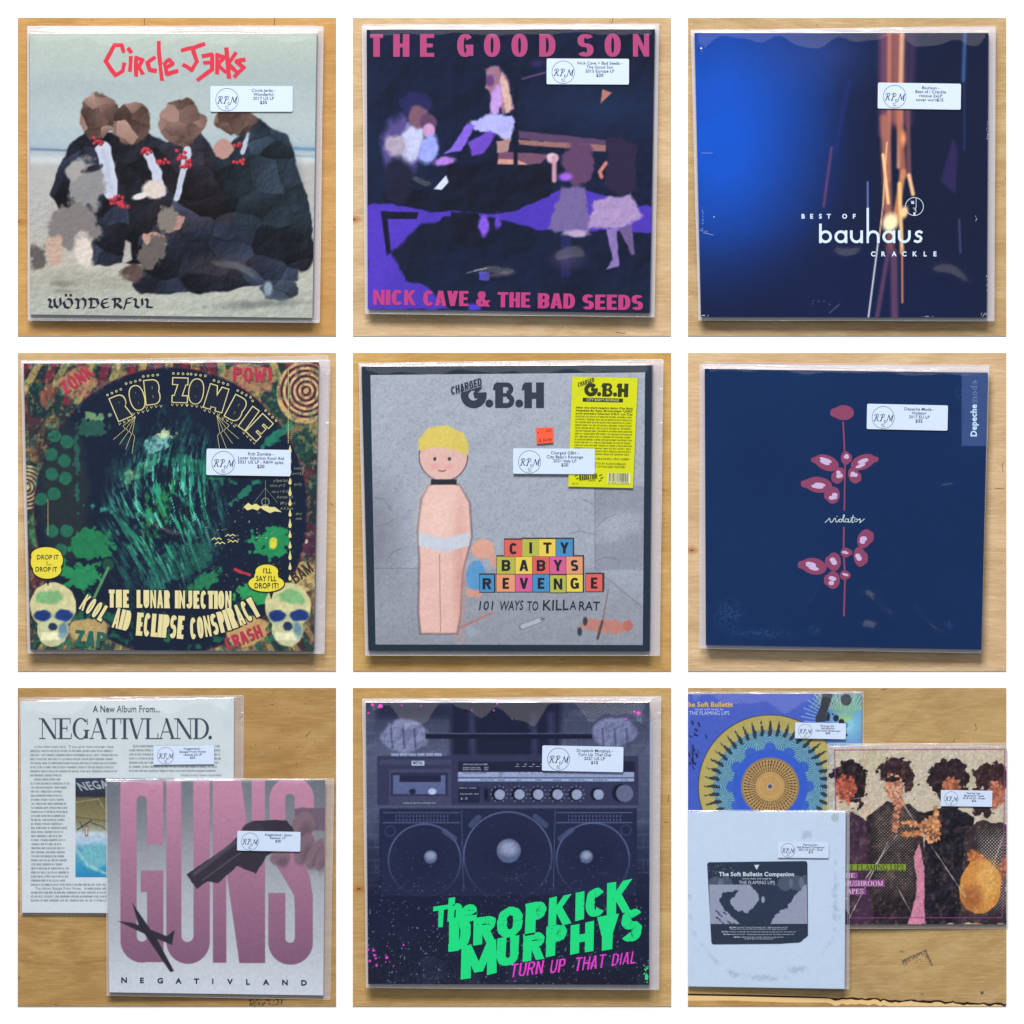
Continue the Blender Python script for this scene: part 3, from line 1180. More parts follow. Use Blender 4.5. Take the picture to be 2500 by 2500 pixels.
        y = 34
        for i, l in enumerate(lines):
            if inline and i == len(lines) - 1:
                w1 = F.width(l + " ", 16.5) * .93
                w2 = F.width(price, 16.5, .03) * 1.0
                F.text(l, tx - w2 / 2 - 3, y, 17, 'c', sx=1.03, off=.012)
                F.text(price, tx + w1 / 2 - 1, y, 17, 'c', off=.03, sx=.98)
            else:
                F.text(l, tx, y, 17, 'c', sx=1.03, off=.012)
            y += 23.3
        if not inline:
            F.text(price, tx, y + 1, 18, 'c', off=.03)
        F.build("sticker_print", z2, ink((34, 44, 66), .5), st, s.root)
        return st


def under(t, jq, sq, z, label, edge=(38, 40, 52), th=.0034, seed=0, group=None):
    return Album(t, jq, sq, label, zb=lambda x, y: z + 0 * x, th=th, edge=edge, seed=seed, top=False, group=group)
U1 = .0050
PZ = lambda k: (lambda x, y: ZT + k * U1 + 0 * x)


def sh(q, *d):
    """a quad moved at its corners"""
    return [(p[0] + dd[0], p[1] + dd[1]) for p, dd in zip(q, d)]


def pile(t, jq, sq, names, seed=0, edge=(38, 40, 52)):
    """the records lying under the top one of a pile, lowest first"""
    rr = random.Random(seed)
    for k, (lb, dj, ds, col) in enumerate(names):
        under(t, sh(jq, *dj), sh(sq, *ds), ZT + k * U1, lb, edge=col or edge, th=U1 - .0006, seed=seed + k,
              group="records lying under the top one of each pile")


# ================================================================== panel 1
jq = [(103, 125), (1773, 125), (1748, 1780), (107, 1760)]
sq = [(88, 84), (1812, 86), (1788, 1806), (92, 1793)]
pile(1, jq, sq, [
    ("lowest record beneath the red brush lettered beach album, clear sleeve corner jutting top left",
     [(4, 8), (2, 6), (0, -8), (2, -6)], [(0, -6), (-46, -12), (-4, 2), (-2, 4)], (60, 58, 66)),
    ("middle record of the beach album pile, its dark jacket edge showing down the right side",
     [(-4, 8), (7, 4), (9, -8), (-1, -10)], [(3, -2), (-4, -4), (2, -4), (2, -2)], (24, 24, 34))], 11)
A = Album(1, jq, sq, "record album with red brush lettering over a pale beach picture, blackletter word at its foot",
          zb=PZ(2), edge=(206, 208, 200), wave=(46, 22, 0), seed=1, group="albums in clear sleeves lying on wooden panels")
c = A.picture()
c.vgrad([(120, (176, 188, 176)), (420, (158, 172, 176)), (640, (166, 180, 184)), (760, (160, 176, 188)), (790, (150, 168, 184)),
         (850, (176, 186, 190)), (900, (172, 168, 168)), (1200, (168, 164, 162)), (1450, (176, 170, 158)), (1780, (160, 164, 156))])
c.mix(c.n(500, 160, 4) * .45, (186, 196, 188))
c.line([(1590, 792), (1760, 800)], 16, (84, 128, 164), soft=16, a=.9)
c.line([(1600, 836), (1760, 842)], 9, (96, 136, 168), soft=12, a=.7)
c.line([(110, 798), (330, 806)], 12, (92, 112, 138), soft=12, a=.9)
c.rect(104, 845, 1770, 880, (206, 212, 214), soft=26, a=.5)
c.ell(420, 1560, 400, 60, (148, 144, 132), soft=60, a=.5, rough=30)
dk = (27, 31, 46)
# plain dark forms grouped on the sand
R = dict(soft=10, rough=22, rs=90)
c.ell(1690, 1390, 70, 120, (30, 32, 46), **R)
c.poly([(330, 770), (460, 690), (650, 730), (760, 820), (770, 1460), (430, 1480), (300, 1180), (228, 1060)], dk, **R)
c.poly([(560, 740), (800, 690), (980, 800), (1000, 1300), (760, 1300), (620, 1100)], (30, 32, 44), **R)
c.poly([(880, 760), (1080, 690), (1230, 860), (1400, 1250), (1300, 1400), (820, 1330), (780, 1180)], (36, 34, 46), **R)
c.poly([(1180, 860), (1420, 620), (1600, 720), (1690, 980), (1750, 1260), (1700, 1420), (1560, 1500), (1300, 1250)], (30, 42, 54), **R)
c.poly([(980, 1290), (1180, 1230), (1560, 1260), (1700, 1300), (1660, 1560), (1560, 1580), (1100, 1640), (760, 1640), (700, 1590), (760, 1480)], (28, 34, 50), **R)
c.ell(1560, 1620, 110, 60, (40, 48, 60), soft=10, rough=14)
c.ell(1490, 1610, 26, 44, (168, 190, 206), soft=16, a=.7)
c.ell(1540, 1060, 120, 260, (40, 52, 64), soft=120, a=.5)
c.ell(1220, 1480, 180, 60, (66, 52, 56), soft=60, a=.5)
dm = np.clip((96 - c.C.mean(-1)) / 40, 0, 1)
c.facets(dm, 190, 30, 4, (.85, 1, 1.25))
# plain brown stones along the top
for (x, y, rx, ry, rot) in [(505, 600, 104, 140, 0), (700, 650, 118, 120, 20), (980, 640, 140, 140, 5), (1310, 640, 124, 84, 0)]:
    k_ = np.clip(.5 - ((np.hypot((c.X - x) / rx, (c.Y - y) / ry) - 1) * min(rx, ry) + 70 * (c.n(80, seed=x) - .5)) / 8, 0, 1)
    c.mix(k_, (116, 90, 82))
    c.facets(k_, 100, 46, x, (1.1, .95, .9), edge=.3)
for (x, y, rx, ry, rot, col) in [(1226, 800, 58, 56, 0, (176, 136, 128)), (400, 1175, 78, 40, 35, (150, 92, 86)), (825, 1315, 60, 44, 0, (180, 140, 130)), (960, 1235, 36, 50, 40, (170, 128, 120))]:
    c.ell(x, y, rx, ry, col, rot, soft=8, rough=16, rs=40, seed=x)
# pale veins and red blossoms among them
for L_, w_ in (([(530, 800), (555, 900), (575, 1040)], 84), ([(800, 830), (840, 940), (880, 1050)], 52), ([(1020, 800), (995, 930), (960, 1080)], 46), ([(1375, 710), (1345, 810)], 26)):
    c.line(L_, w_, (190, 196, 214), soft=8, rough=16, rs=70)
    c.line(L_, w_ * .3, (158, 164, 186), soft=26, rough=16, rs=60, a=.5)
r7 = random.Random(7)
for (x, y, n_) in [(505, 752, 9), (782, 806, 9), (990, 836, 10), (868, 870, 12), (1016, 880, 14), (1322, 862, 5), (1328, 764, 5), (610, 1100, 22), (640, 1120, 10)]:
    for _ in range(n_):
        bx, by = x + r7.gauss(0, 17), y + r7.gauss(0, 12)
        c.ell(bx + 3, by + 5, 11, 9, (92, 26, 40), soft=5)
        c.ell(bx, by, 10, 8, (r7.uniform(180, 214), 58, 72), r7.uniform(0, 90), soft=5)
# soft grey and tan forms in front
c.ell(430, 1010, 104, 150, (136, 134, 136), 12, soft=30, rough=44, rs=40)
c.ell(360, 1250, 150, 130, (122, 116, 116), 0, soft=30, rough=40, rs=36)
c.ell(370, 920, 60, 50, (158, 154, 152), -35, soft=18, rough=16)
c.ell(470, 910, 60, 20, (30, 30, 38), -20, soft=10, rough=12)
c.ell(245, 1390, 56, 90, (186, 158, 142), 0, soft=22, rough=24)
c.ell(425, 1400, 50, 110, (212, 200, 190), -12, soft=22, rough=24)
c.ell(150, 1430, 50, 70, (92, 86, 84), 0, soft=24, rough=34)
c.ell(830, 1030, 72, 54, (206, 194, 186), 10, soft=14, rough=16)
c.ell(745, 1072, 46, 18, (214, 210, 208), -14, soft=8)
c.ell(905, 1205, 62, 76, (124, 116, 108), 0, soft=14, rough=20, rs=24)
c.ell(815, 1400, 64, 120, (98, 90, 86), 32, soft=14, rough=26, rs=24)
c.ell(700, 1520, 70, 50, (84, 66, 62), 0, soft=14, rough=20)
c.ell(300, 1582, 60, 18, (120, 118, 110), soft=16, a=.8)
c.ell(310, 1622, 70, 14, (124, 122, 114), soft=16, a=.7)
c.poly([(660, 1330), (690, 1340), (700, 1440), (640, 1470)], (168, 166, 162), soft=12, rough=8)
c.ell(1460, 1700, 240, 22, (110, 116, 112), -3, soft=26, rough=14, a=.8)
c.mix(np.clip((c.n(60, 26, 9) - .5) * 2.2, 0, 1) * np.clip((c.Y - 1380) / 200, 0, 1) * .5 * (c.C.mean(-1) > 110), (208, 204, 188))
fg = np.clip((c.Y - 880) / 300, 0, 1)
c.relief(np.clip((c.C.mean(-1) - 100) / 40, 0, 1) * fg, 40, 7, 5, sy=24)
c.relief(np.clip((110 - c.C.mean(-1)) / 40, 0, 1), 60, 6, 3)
c.mott(.04, 16, 5)
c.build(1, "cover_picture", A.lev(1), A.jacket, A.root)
F = Flat(1)
rr = random.Random(4)
F.cut()
for pts in [[(650, 232), (640, 192), (598, 190), (545, 288), (602, 368), (644, 344), (652, 300)],
            [(692, 262), (688, 342)], [(676, 214), (690, 234)],
            [(722, 262), (722, 368)], [(722, 266), (762, 278), (744, 310), (722, 318)], [(736, 316), (758, 358)],
            [(830, 264), (788, 292), (800, 336), (836, 342)],
            [(853, 176), (862, 300), (874, 392)],
            [(892, 326), (934, 300), (916, 276), (888, 300), (902, 362), (962, 342)],
            [(988, 222), (1060, 208), (1118, 186)], [(1050, 212), (1076, 290), (1046, 338), (998, 308)],
            [(1110, 258), (1164, 248), (1164, 334), (1082, 394)], [(1118, 296), (1164, 294)],
            [(1192, 246), (1194, 356)], [(1192, 250), (1236, 262), (1196, 304), (1244, 350)],
            [(1248, 212), (1262, 380)], [(1302, 240), (1258, 304), (1306, 346)],
            [(1354, 276), (1304, 286), (1348, 324), (1296, 376)]]:
    F.brush(pts, 23, rr)
A.put(F, (214, 50, 72), 2)
F = Flat(1)
NB = (7, -5)
for L in [[(212, 1668), (226, 1682), (218, 1712), (236, 1722), (250, 1706), (246, 1668)], [(250, 1706), (268, 1722), (284, 1704), (280, 1664)],
          [(206, 1676), (222, 1664)], [(246, 1668), (258, 1662)],
          [(322, 1668), (300, 1688), (310, 1716), (334, 1724), (352, 1700), (344, 1674), (322, 1668)],
          [(368, 1668), (386, 1676), (384, 1722)], [(384, 1690), (408, 1664), (428, 1680), (426, 1712), (414, 1728)], [(372, 1722), (392, 1724)],
          [(446, 1668), (462, 1678), (460, 1716)], [(448, 1720), (486, 1720), (504, 1700), (494, 1672), (448, 1666)],
          [(560, 1670), (530, 1672), (520, 1700), (536, 1722), (566, 1716)], [(522, 1696), (556, 1692)],
          [(584, 1668), (600, 1676), (598, 1722)], [(586, 1668), (624, 1668), (632, 1686), (606, 1696), (640, 1724)],
          [(700, 1664), (668, 1668), (662, 1700), (650, 1732)], [(662, 1694), (690, 1692)],
          [(708, 1668), (722, 1676), (718, 1710), (740, 1722), (760, 1706), (756, 1668)],
          [(776, 1668), (790, 1678), (786, 1716), (818, 1720)]]:
    F.nib(L, NB)
F.disc(314, 1648, 8)
F.disc(342, 1648, 8)
A.put(F, (26, 28, 44), 2)
A.sticker((1155, 431), (1634, 431), ["Circle Jerks -", "Wonderful", "2017 US LP"], "$35")

# ================================================================== panel 2
jq = [(108, 103), (1785, 100), (1755, 1752), (115, 1728)]
sq = [(82, 72), (1810, 68), (1783, 1775), (102, 1755)]
pile(2, jq, sq, [
    ("lowest record of the pile under the dark purple album with pink capitals",
     [(8, 14), (0, 10), (4, -14), (2, -12)], [(6, 6), (2, 10), (-6, -6), (0, -4)], (50, 48, 62)),
    ("second record down beneath the dark purple album with pink capitals",
     [(2, 4), (4, 4), (10, -6), (6, -8)], [(-2, 8), (-6, 4), (-2, -4), (-4, -6)], (16, 20, 40))], 21)
A = Album(2, jq, sq, "record album with large pink capitals above and below a dark stage picture lit violet",
          zb=PZ(2), edge=(18, 26, 52), wave=(30, 8, 0), seed=2, group="albums in clear sleeves lying on wooden panels")
c = A.picture()
c.fill((9, 20, 48))
c.mix(np.clip(c.n(420, 420, 3) - .35, 0, 1) * .9, (24, 44, 78))
c.ell(1500, 560, 380, 130, (26, 46, 84), soft=260, a=.7)
vi = (74, 52, 176)
c.poly([(110, 1120), (200, 1110), (560, 1150), (900, 1180), (1180, 1060), (1300, 1020), (1770, 1140), (1768, 1280), (1100, 1270), (880, 1200),
        (560, 1190), (480, 1260), (330, 1420), (340, 1560), (470, 1600), (520, 1660), (600, 1735), (112, 1732)], vi, soft=10, rough=14, rs=70)
c.poly([(112, 1130), (420, 1160), (420, 1300), (112, 1740)], (88, 58, 196), soft=60, a=.5)
c.rect(700, 1700, 775, 1735, (78, 60, 200), soft=14, rough=10)
# plain dark block and its shade
c.poly([(590, 880), (1120, 880), (1200, 990), (1180, 1060), (960, 1160), (470, 1160), (210, 1110), (200, 1020), (500, 1040)], (10, 16, 38), soft=8, rough=10)
c.poly([(190, 1160), (225, 1160), (250, 1400), (225, 1420)], (12, 16, 40), soft=8)
c.poly([(250, 1400), (420, 1240), (600, 1200), (600, 1330), (340, 1560)], (14, 20, 46), soft=20, rough=12)
c.poly([(600, 1160), (760, 1170), (800, 1340), (740, 1380), (600, 1330)], (10, 16, 38), soft=8, rough=8)
c.poly([(200, 1160), (410, 1165), (400, 1205), (200, 1205)], (14, 16, 42), soft=6)
c.ell(790, 1245, 30, 58, (128, 84, 216), soft=14, rough=8)
c.ell(870, 1220, 20, 44, (96, 64, 190), soft=14, rough=10)
# warm lid strips
c.poly([(990, 690), (1500, 745), (1500, 800), (1000, 735)], (86, 62, 96), soft=8, rough=5)
c.poly([(990, 745), (1500, 775), (1500, 815), (1000, 770)], (150, 106, 104), soft=8, rough=4)
c.poly([(880, 810), (1170, 830), (1120, 885), (980, 888), (870, 880)], (112, 74, 100), soft=8, rough=6)
c.poly([(875, 855), (985, 860), (1045, 888), (870, 885)], (206, 148, 136), soft=6)
c.poly([(966, 420), (984, 420), (988, 888), (962, 888)], (10, 16, 40), soft=5)
# pale soft forms in violet light
c.ell(300, 800, 105, 190, (84, 72, 134), 0, soft=40, rough=22)
c.ell(370, 760, 70, 130, (188, 192, 226), 24, soft=30, rough=16)
c.ell(275, 780, 60, 60, (168, 156, 178), 30, soft=26, rough=20)
c.ell(400, 540, 95, 80, (34, 34, 84), 0, soft=18, rough=22, rs=30)
c.ell(410, 610, 58, 66, (120, 84, 104), 0, soft=18, rough=10)
c.ell(290, 980, 90, 130, (24, 26, 52), 0, soft=30, rough=16)
c.ell(465, 640, 50, 50, (92, 62, 96), soft=14, rough=8)
c.ell(470, 690, 36, 42, (196, 148, 196), soft=12)
c.ell(470, 800, 54, 90, (150, 160, 236), 14, soft=20, rough=12)
c.ell(560, 868, 70, 24, (170, 120, 214), -10, soft=14, rough=8)
c.poly([(500, 1030), (570, 950), (585, 990), (545, 1035)], (206, 214, 240), soft=6)
c.poly([(800, 330), (880, 310), (930, 400), (965, 560), (900, 590), (860, 500), (800, 440)], (150, 108, 132), soft=14, rough=16)
c.poly([(890, 330), (930, 420), (960, 560), (920, 590), (890, 470)], (206, 172, 160), soft=12, rough=12, rs=24)
c.ell(826, 400, 24, 34, (98, 60, 120), soft=12)
c.ell(860, 520, 34, 90, (186, 146, 214), 8, soft=14, rough=8)
c.poly([(700, 640), (860, 590), (968, 600), (966, 700), (930, 760), (850, 700), (730, 690)], (172, 172, 232), soft=14, rough=18, rs=30)
c.poly([(690, 650), (740, 660), (660, 810), (560, 825), (600, 790)], (128, 96, 214), soft=10, rough=6)
c.poly([(700, 760), (830, 690), (860, 720), (790, 820), (720, 840)], (106, 70, 190), soft=12, rough=8)
c.poly([(860, 750), (945, 740), (930, 820), (870, 815)], (168, 130, 128), soft=10, rough=10)
c.ell(1340, 880, 96, 130, (92, 62, 98), 0, soft=20, rough=22, rs=40)
c.ell(1190, 850, 34, 30, (206, 178, 190), soft=14, rough=6)
c.line([(1200, 850), (1200, 980)], 26, (196, 146, 168), soft=12)
c.ell(1265, 960, 40, 24, (150, 90, 214), soft=18)
c.poly([(1240, 1020), (1380, 1020), (1410, 1280), (1300, 1310), (1170, 1260)], (112, 96, 150), soft=16, rough=16)
c.ell(1330, 1290, 80, 22, (176, 156, 190), soft=14, rough=8)
c.poly([(1510, 740), (1600, 720), (1680, 780), (1680, 1020), (1560, 1080), (1490, 1000)], (42, 32, 62), soft=16, rough=22)
c.line([(1500, 880), (1465, 930), (1475, 960)], 22, (196, 122, 110), soft=10)
c.poly([(1430, 1090), (1640, 1060), (1720, 1190), (1660, 1220), (1560, 1260), (1400, 1260)], (164, 140, 186), soft=16, rough=18)
c.poly([(1500, 1260), (1560, 1260), (1580, 1480), (1500, 1500), (1540, 1440)], (132, 112, 172), soft=8, rough=5)
c.poly([(1580, 1260), (1650, 1240), (1668, 1410), (1650, 1415)], (106, 86, 136), soft=8, rough=5)
c.poly([(1240, 1300), (1300, 1310), (1290, 1540), (1240, 1540)], (30, 34, 84), soft=18)
c.poly([(1010, 385), (1170, 340), (1170, 352), (1010, 395)], (86, 62, 108), soft=6)
c.poly([(1480, 450), (1535, 470), (1470, 532)], (178, 118, 104), soft=8)
c.ell(1100, 300, 40, 20, (44, 34, 84), soft=20)
c.line([(690, 1520), (760, 1500), (810, 1490)], 8, (150, 144, 158), rough=6)
c.poly([(765, 1515), (825, 1515), (820, 1560), (760, 1560)], (72, 66, 190), soft=8, rough=8)
c.ell(880, 1525, 70, 14, (82, 74, 90), -8, soft=18, rough=8)
c.ell(1280, 1440, 90, 50, (72, 60, 96), 0, soft=60, a=.6)
c.relief(np.clip((c.C.mean(-1) - 90) / 60, 0, 1), 90, 5, 6, (1, .95, 1.1))
c.relief(np.clip((50 - c.C.mean(-1)) / 40, 0, 1), 170, 7, 8, (.6, .8, 1.5))
c.mott(.06, 14, 6)
c.build(2, "cover_picture", A.lev(1), A.jacket, A.root)
F = Flat(2)
x = 128
for w, xs in (("T", 166), ("H", 310), ("E", 460), ("G", 682), ("O", 838), ("O", 998), ("D", 1160), ("S", 1382), ("O", 1540), ("N", 1705)):
    F.cut()
    F.boldletter(w, xs, 195 - (xs - 166) * .001, 132, {"T": 76, "E": 82}.get(w, 94), t=.29, n=.17)
A.put(F, (172, 66, 118), 3)
F = Flat(2)
for s, xa, xb, y in (("NICK", 146, 392, 1704), ("CAVE", 437, 700, 1709), ("&", 745, 822, 1714), ("THE", 870, 1060, 1718), ("BAD", 1104, 1320, 1724), ("SEEDS", 1364, 1716, 1731)):
    F.cut()
    F.bold(s, xa, y, 88, t=.27, n=.17, w=.66, track=.07, fit=xb - xa, rot=.7)
A.put(F, (184, 56, 122), 3)
A.sticker((1156, 271), (1635, 273), ["Nick Cave + Bad Seeds -", "The Good Son", "2015 Europe LP"], "$20")

# ================================================================== panel 3
jq = [(60, 122), (1770, 122), (1760, 1778), (98, 1775)]
sq = [(40, 106), (1812, 80), (1805, 1798), (85, 1793)]
pile(3, jq, sq, [
    ("lowest record of the pile under the blue album with orange light streaks",
     [(10, 14), (-6, 10), (0, -12), (6, -12)], [(10, 8), (0, 12), (-8, -8), (6, -8)], (44, 42, 54)),
    ("second record down beneath the blue album with orange light streaks",
     [(4, 6), (6, 6), (6, -6), (0, -4)], [(2, -4), (3, 6), (2, -4), (2, -2)], (20, 22, 36))], 31)
A = Album(3, jq, sq, "worn deep blue record album with orange light streaks and pale lowercase lettering",
          zb=PZ(2), edge=(20, 44, 100), wave=(52, 30, 0), seed=6, group="albums in clear sleeves lying on wooden panels")
c = A.picture()
c.fill((8, 22, 58))
c.mix(np.clip((1180 - c.X) / 900, 0, 1) * np.clip(1 - np.abs(c.Y - 420) / 1250, 0, 1), (20, 66, 156))
c.ell(230, 800, 420, 560, (4, 84, 206), 8, soft=620, a=.85)
c.ell(880, 230, 360, 150, (52, 74, 156), soft=260, a=.5)
c.poly([(1010, 100), (1100, 1780), (1800, 1780), (1800, 100)], (8, 18, 48), soft=420, a=.7)
c.ell(900, 1650, 900, 260, (8, 26, 74), soft=300, a=.5)
o1, o2 = (178, 108, 92), (246, 180, 120)
# upright streaks of light, arranged plainly
for (x0, y0, x1, y1, w, col, a, sf) in [
    (1165, 110, 1165, 700, 60, (116, 70, 96), .85, 40), (1240, 110, 1240, 620, 90, (168, 98, 92), .8, 50), (1330, 110, 1310, 640, 40, (80, 50, 90), .7, 40),
    (1268, 110, 1250, 900, 26, (236, 178, 138), .8, 16), (1195, 110, 1190, 980, 22, (206, 128, 104), .8, 20), (1165, 620, 1190, 1230, 50, (168, 104, 90), .9, 24),
    (1250, 560, 1275, 950, 40, (176, 100, 82), .85, 20), (1300, 560, 1310, 960, 26, (112, 72, 84), .9, 14), (1308, 950, 1332, 1060, 22, (240, 190, 140), 1, 12),
    (1275, 930, 1225, 1230, 34, (206, 136, 96), .9, 16), (1158, 830, 1188, 1112, 17, (252, 200, 140), 1, 8), (1180, 760, 1158, 1120, 9, (240, 190, 140), .9, 6),
    (1253, 1000, 1268, 1400, 22, (250, 196, 130), .95, 12), (1268, 1380, 1270, 1690, 12, (206, 128, 96), .9, 9), (1195, 1200, 1200, 1380, 46, (150, 84, 78), .8, 26),
    (1190, 1380, 1122, 1780, 26, (92, 58, 92), .9, 16), (1220, 1400, 1225, 1780, 42, (104, 62, 96), .85, 20), (858, 790, 812, 1130, 14, (112, 62, 110), .9, 14),
    (1068, 990, 1070, 1320, 10, (104, 124, 186), .9, 6), (1130, 1330, 1072, 1780, 9, (206, 206, 220), 1, 6), (1158, 1120, 1132, 1340, 7, (236, 176, 140), 1, 6),
    (1600, 1210, 1608, 1400, 14, (60, 62, 112), .9, 12), (1635, 110, 1625, 400, 20, (76, 118, 178), .7, 18), (1632, 420, 1630, 800, 12, (30, 52, 104), .7, 12),
    (905, 1700, 845, 1752, 4, (150, 140, 150), .9, 4), (960, 400, 880, 800, 18, (40, 46, 130), .5, 30)]:
    c.line([(x0, y0), (x1, y1)], w, col, soft=sf, a=a)
c.ell(1200, 1225, 44, 54, (255, 236, 190), 20, soft=30)
c.ell(1280, 1165, 22, 36, (252, 208, 150), 14, soft=18)
c.ell(1275, 735, 16, 40, (226, 146, 100), soft=18)
c.poly([(1565, 730), (1592, 800), (1580, 1060), (1492, 985)], (44, 34, 84), soft=20, a=.9)
c.mott(.03, 30, 7)
c.build(3, "cover_picture", A.lev(1), A.jacket, A.root)
F = Flat(3)
wh = (214, 232, 250)
for s, xs in (("B", 693), ("E", 742), ("S", 793), ("T", 842), ("O", 934), ("F", 990)):
    F.letter(s, xs, 1189, 25, 0, .05, .98)
F.cut()
for s, xs in (("C", 1100), ("R", 1160), ("A", 1222), ("C", 1281), ("K", 1343), ("L", 1403), ("E", 1460)):
    F.letter(s, xs, 1408, 26, 0, .05, .98)
F.cut()
# geometric lowercase word: rings and stems
R0, R1, cy = 22, 37, 1308


def stem(x, y0, y1=1345):
    F.rect(x - 7.5, y0, x + 7.5, y1)


stem(793, 1232); F.ring(823, cy, R0, R1)
F.ring(912, cy, R0, R1); stem(942, 1271)
stem(973, 1271, 1310); F.ring(1003, 1308, R0, R1, a0=0, a1=180); stem(1033, 1271, 1345)
F.rect(1062, 1140, 1075, 1345); F.ring(1100, 1308, R0, R1, a0=180, a1=360); stem(1130, 1306)
F.ring(1191, cy, R0, R1); stem(1221, 1271)
stem(1252, 1271, 1310); F.ring(1281, 1308, R0, R1, a0=0, a1=180); stem(1311, 1271, 1310)
F.line([(1384, 1284), (1370, 1277), (1355, 1281), (1349, 1292), (1357, 1303), (1372, 1308), (1380, 1318), (1374, 1332), (1358, 1338), (1340, 1332)], 14)
A.put(F, wh, 3)
F = Flat(3)
F.ring(1340, 1132, 50.5, 54, 60)
F.line([(1350, 1080), (1350, 1140), (1345, 1142), (1350, 1165)], 3)
F.rect(1318, 1100, 1338, 1103); F.rect(1334, 1100, 1338, 1118); F.rect(1322, 1106, 1334, 1116)
F.rect(1332, 1140, 1350, 1143); F.rect(1338, 1150, 1350, 1153); F.rect(1334, 1166, 1346, 1182)
A.put(F, (206, 222, 242), 3, name="cover_emblem")
# corner and spine wear: bare card showing
F = Flat(3)
rr = random.Random(8)
for (x, y, n_, dx, dy) in [(1742, 1762, 16, 16, 12), (118, 1768, 14, 22, 4), (108, 1205, 12, 3, 60), (1764, 690, 16, 3, 50), (1698, 1195, 6, 5, 20), (1420, 1772, 8, 40, 2), (112, 1270, 8, 20, 10), (800, 1690, 5, 70, 20), (1760, 1560, 8, 3, 60)]:
    for _ in range(n_):
        px, py = x + rr.uniform(-dx, dx), y + rr.uniform(-dy, dy)
        q = rr.uniform(1, 3)
        F.poly([(px, py - q), (px + q * 1.4, py), (px - q * .4, py + q * 1.5)])
F.line([(100, 820), (165, 821)], 1.2)
F.line([(112, 1284), (170, 1298)], 1.6)
F.disc(174, 1192, 4, n=6)
A.put(F, (196, 206, 222), 2, name="edge_wear")
A.sticker((1128, 411), (1611, 418), ["Bauhaus -", "Best of / Crackle", "reissue 2xLP", "cover worn"], "$15", tx=305, inline=True)

# ================================================================== panel 4
jq = [(68, 90), (1785, 82), (1755, 1765), (107, 1755)]
sq = [(50, 72), (1850, 72), (1815, 1778), (92, 1776)]
pile(4, jq, sq, [
    ("lowest record of the pile under the green collage album with outlined lettering",
     [(12, 14), (-6, 10), (-2, -12), (4, -10)], [(10, 4), (-6, -4), (-4, -4), (6, -6)], (40, 44, 46)),
    ("second record down beneath the green collage album with outlined lettering",
     [(4, 6), (4, 6), (8, -4), (2, -4)], [(2, 2), (-12, -28), (2, 0), (0, -3)], (18, 22, 30))], 41)
A = Album(4, jq, sq, "record album with outlined yellow lettering arched over a green and black comic collage",
          zb=PZ(2), edge=(20, 30, 44), wave=(22, 10, 0), seed=4, group="albums in clear sleeves lying on wooden panels")
c = A.picture(n=330)
c.fill((36, 44, 50))
c.mix(np.clip((c.n(150, 150, 3) - .45) * 4, 0, 1) * .8, (104, 38, 52))
c.mix(np.clip((c.n(110, 110, 9) - .55) * 5, 0, 1) * .8, (150, 128, 84))
c.mix(np.clip((c.n(90, 90, 14) - .55) * 5, 0, 1) * .75, (24, 74, 66))
# slanted bands at the corners
for x in range(80, 1760, 150):
    for (col, dx) in (((134, 34, 58), 0), ((190, 164, 98), 62)):
        k = (x - 900) * .35
        c.poly([(x + dx, 80), (x + dx + 46, 80), (x + dx + 46 + k * .5, 330), (x + dx + k * .5, 330)], col, soft=6, a=.75, rough=5)
        c.poly([(x + dx, 1765), (x + dx + 40, 1765), (x + dx + 30 - k * .4, 1600), (x + dx - 10 - k * .4, 1600)], col if dx else (26, 86, 70), soft=6, a=.6, rough=5)
c.ell(180, 300, 90, 110, (24, 46, 52), soft=16, rough=24)
c.ell(210, 270, 40, 70, (150, 84, 70), 20, soft=14, rough=24, a=.8)
c.ell(390, 200, 110, 90, (170, 120, 90), -30, soft=12, rough=16, a=.9)
c.ell(1390, 175, 150, 85, (168, 120, 88), 12, soft=10, rough=16, a=.9)
c.ell(1590, 300, 80, 120, (28, 60, 58), soft=16, rough=26)
c.ell(1600, 300, 30, 50, (196, 120, 96), soft=12, rough=20, a=.8)
c.ell(1700, 260, 160, 180, (196, 160, 112), soft=6)
for k in range(10):
    r = 150 - k * 15
    c.ell(1712, 250, r, r * 1.05, (84, 26, 44) if k % 2 == 0 else (206, 176, 130), soft=4)
c.ell(60, 810, 150, 160, (34, 42, 52), soft=4)
for k in range(11):
    r = 128 - k * 11
    c.ell(84, 810, r, r, (196, 174, 132) if k % 2 == 0 else (60, 36, 46), soft=3)
c.ell(1700, 560, 60, 90, (32, 62, 58), soft=14, rough=24)
c.ell(1712, 1120, 92, 100, (74, 34, 62), soft=10, rough=8, a=.8)
for k in range(18):
    a = k * math.pi / 9
    c.line([(1712 + 22 * math.cos(a), 1125 + 22 * math.sin(a)), (1712 + 100 * math.cos(a + .7), 1125 + 100 * math.sin(a + .7))], 2.5, (150, 52, 82), a=.9)
c.ell(1712, 1125, 12, 12, (206, 200, 180))
c.ell(1700, 1330, 90, 90, (186, 160, 104), -40, soft=14, rough=16)
c.ell(160, 1040, 60, 120, (62, 116, 78), soft=18, rough=24)
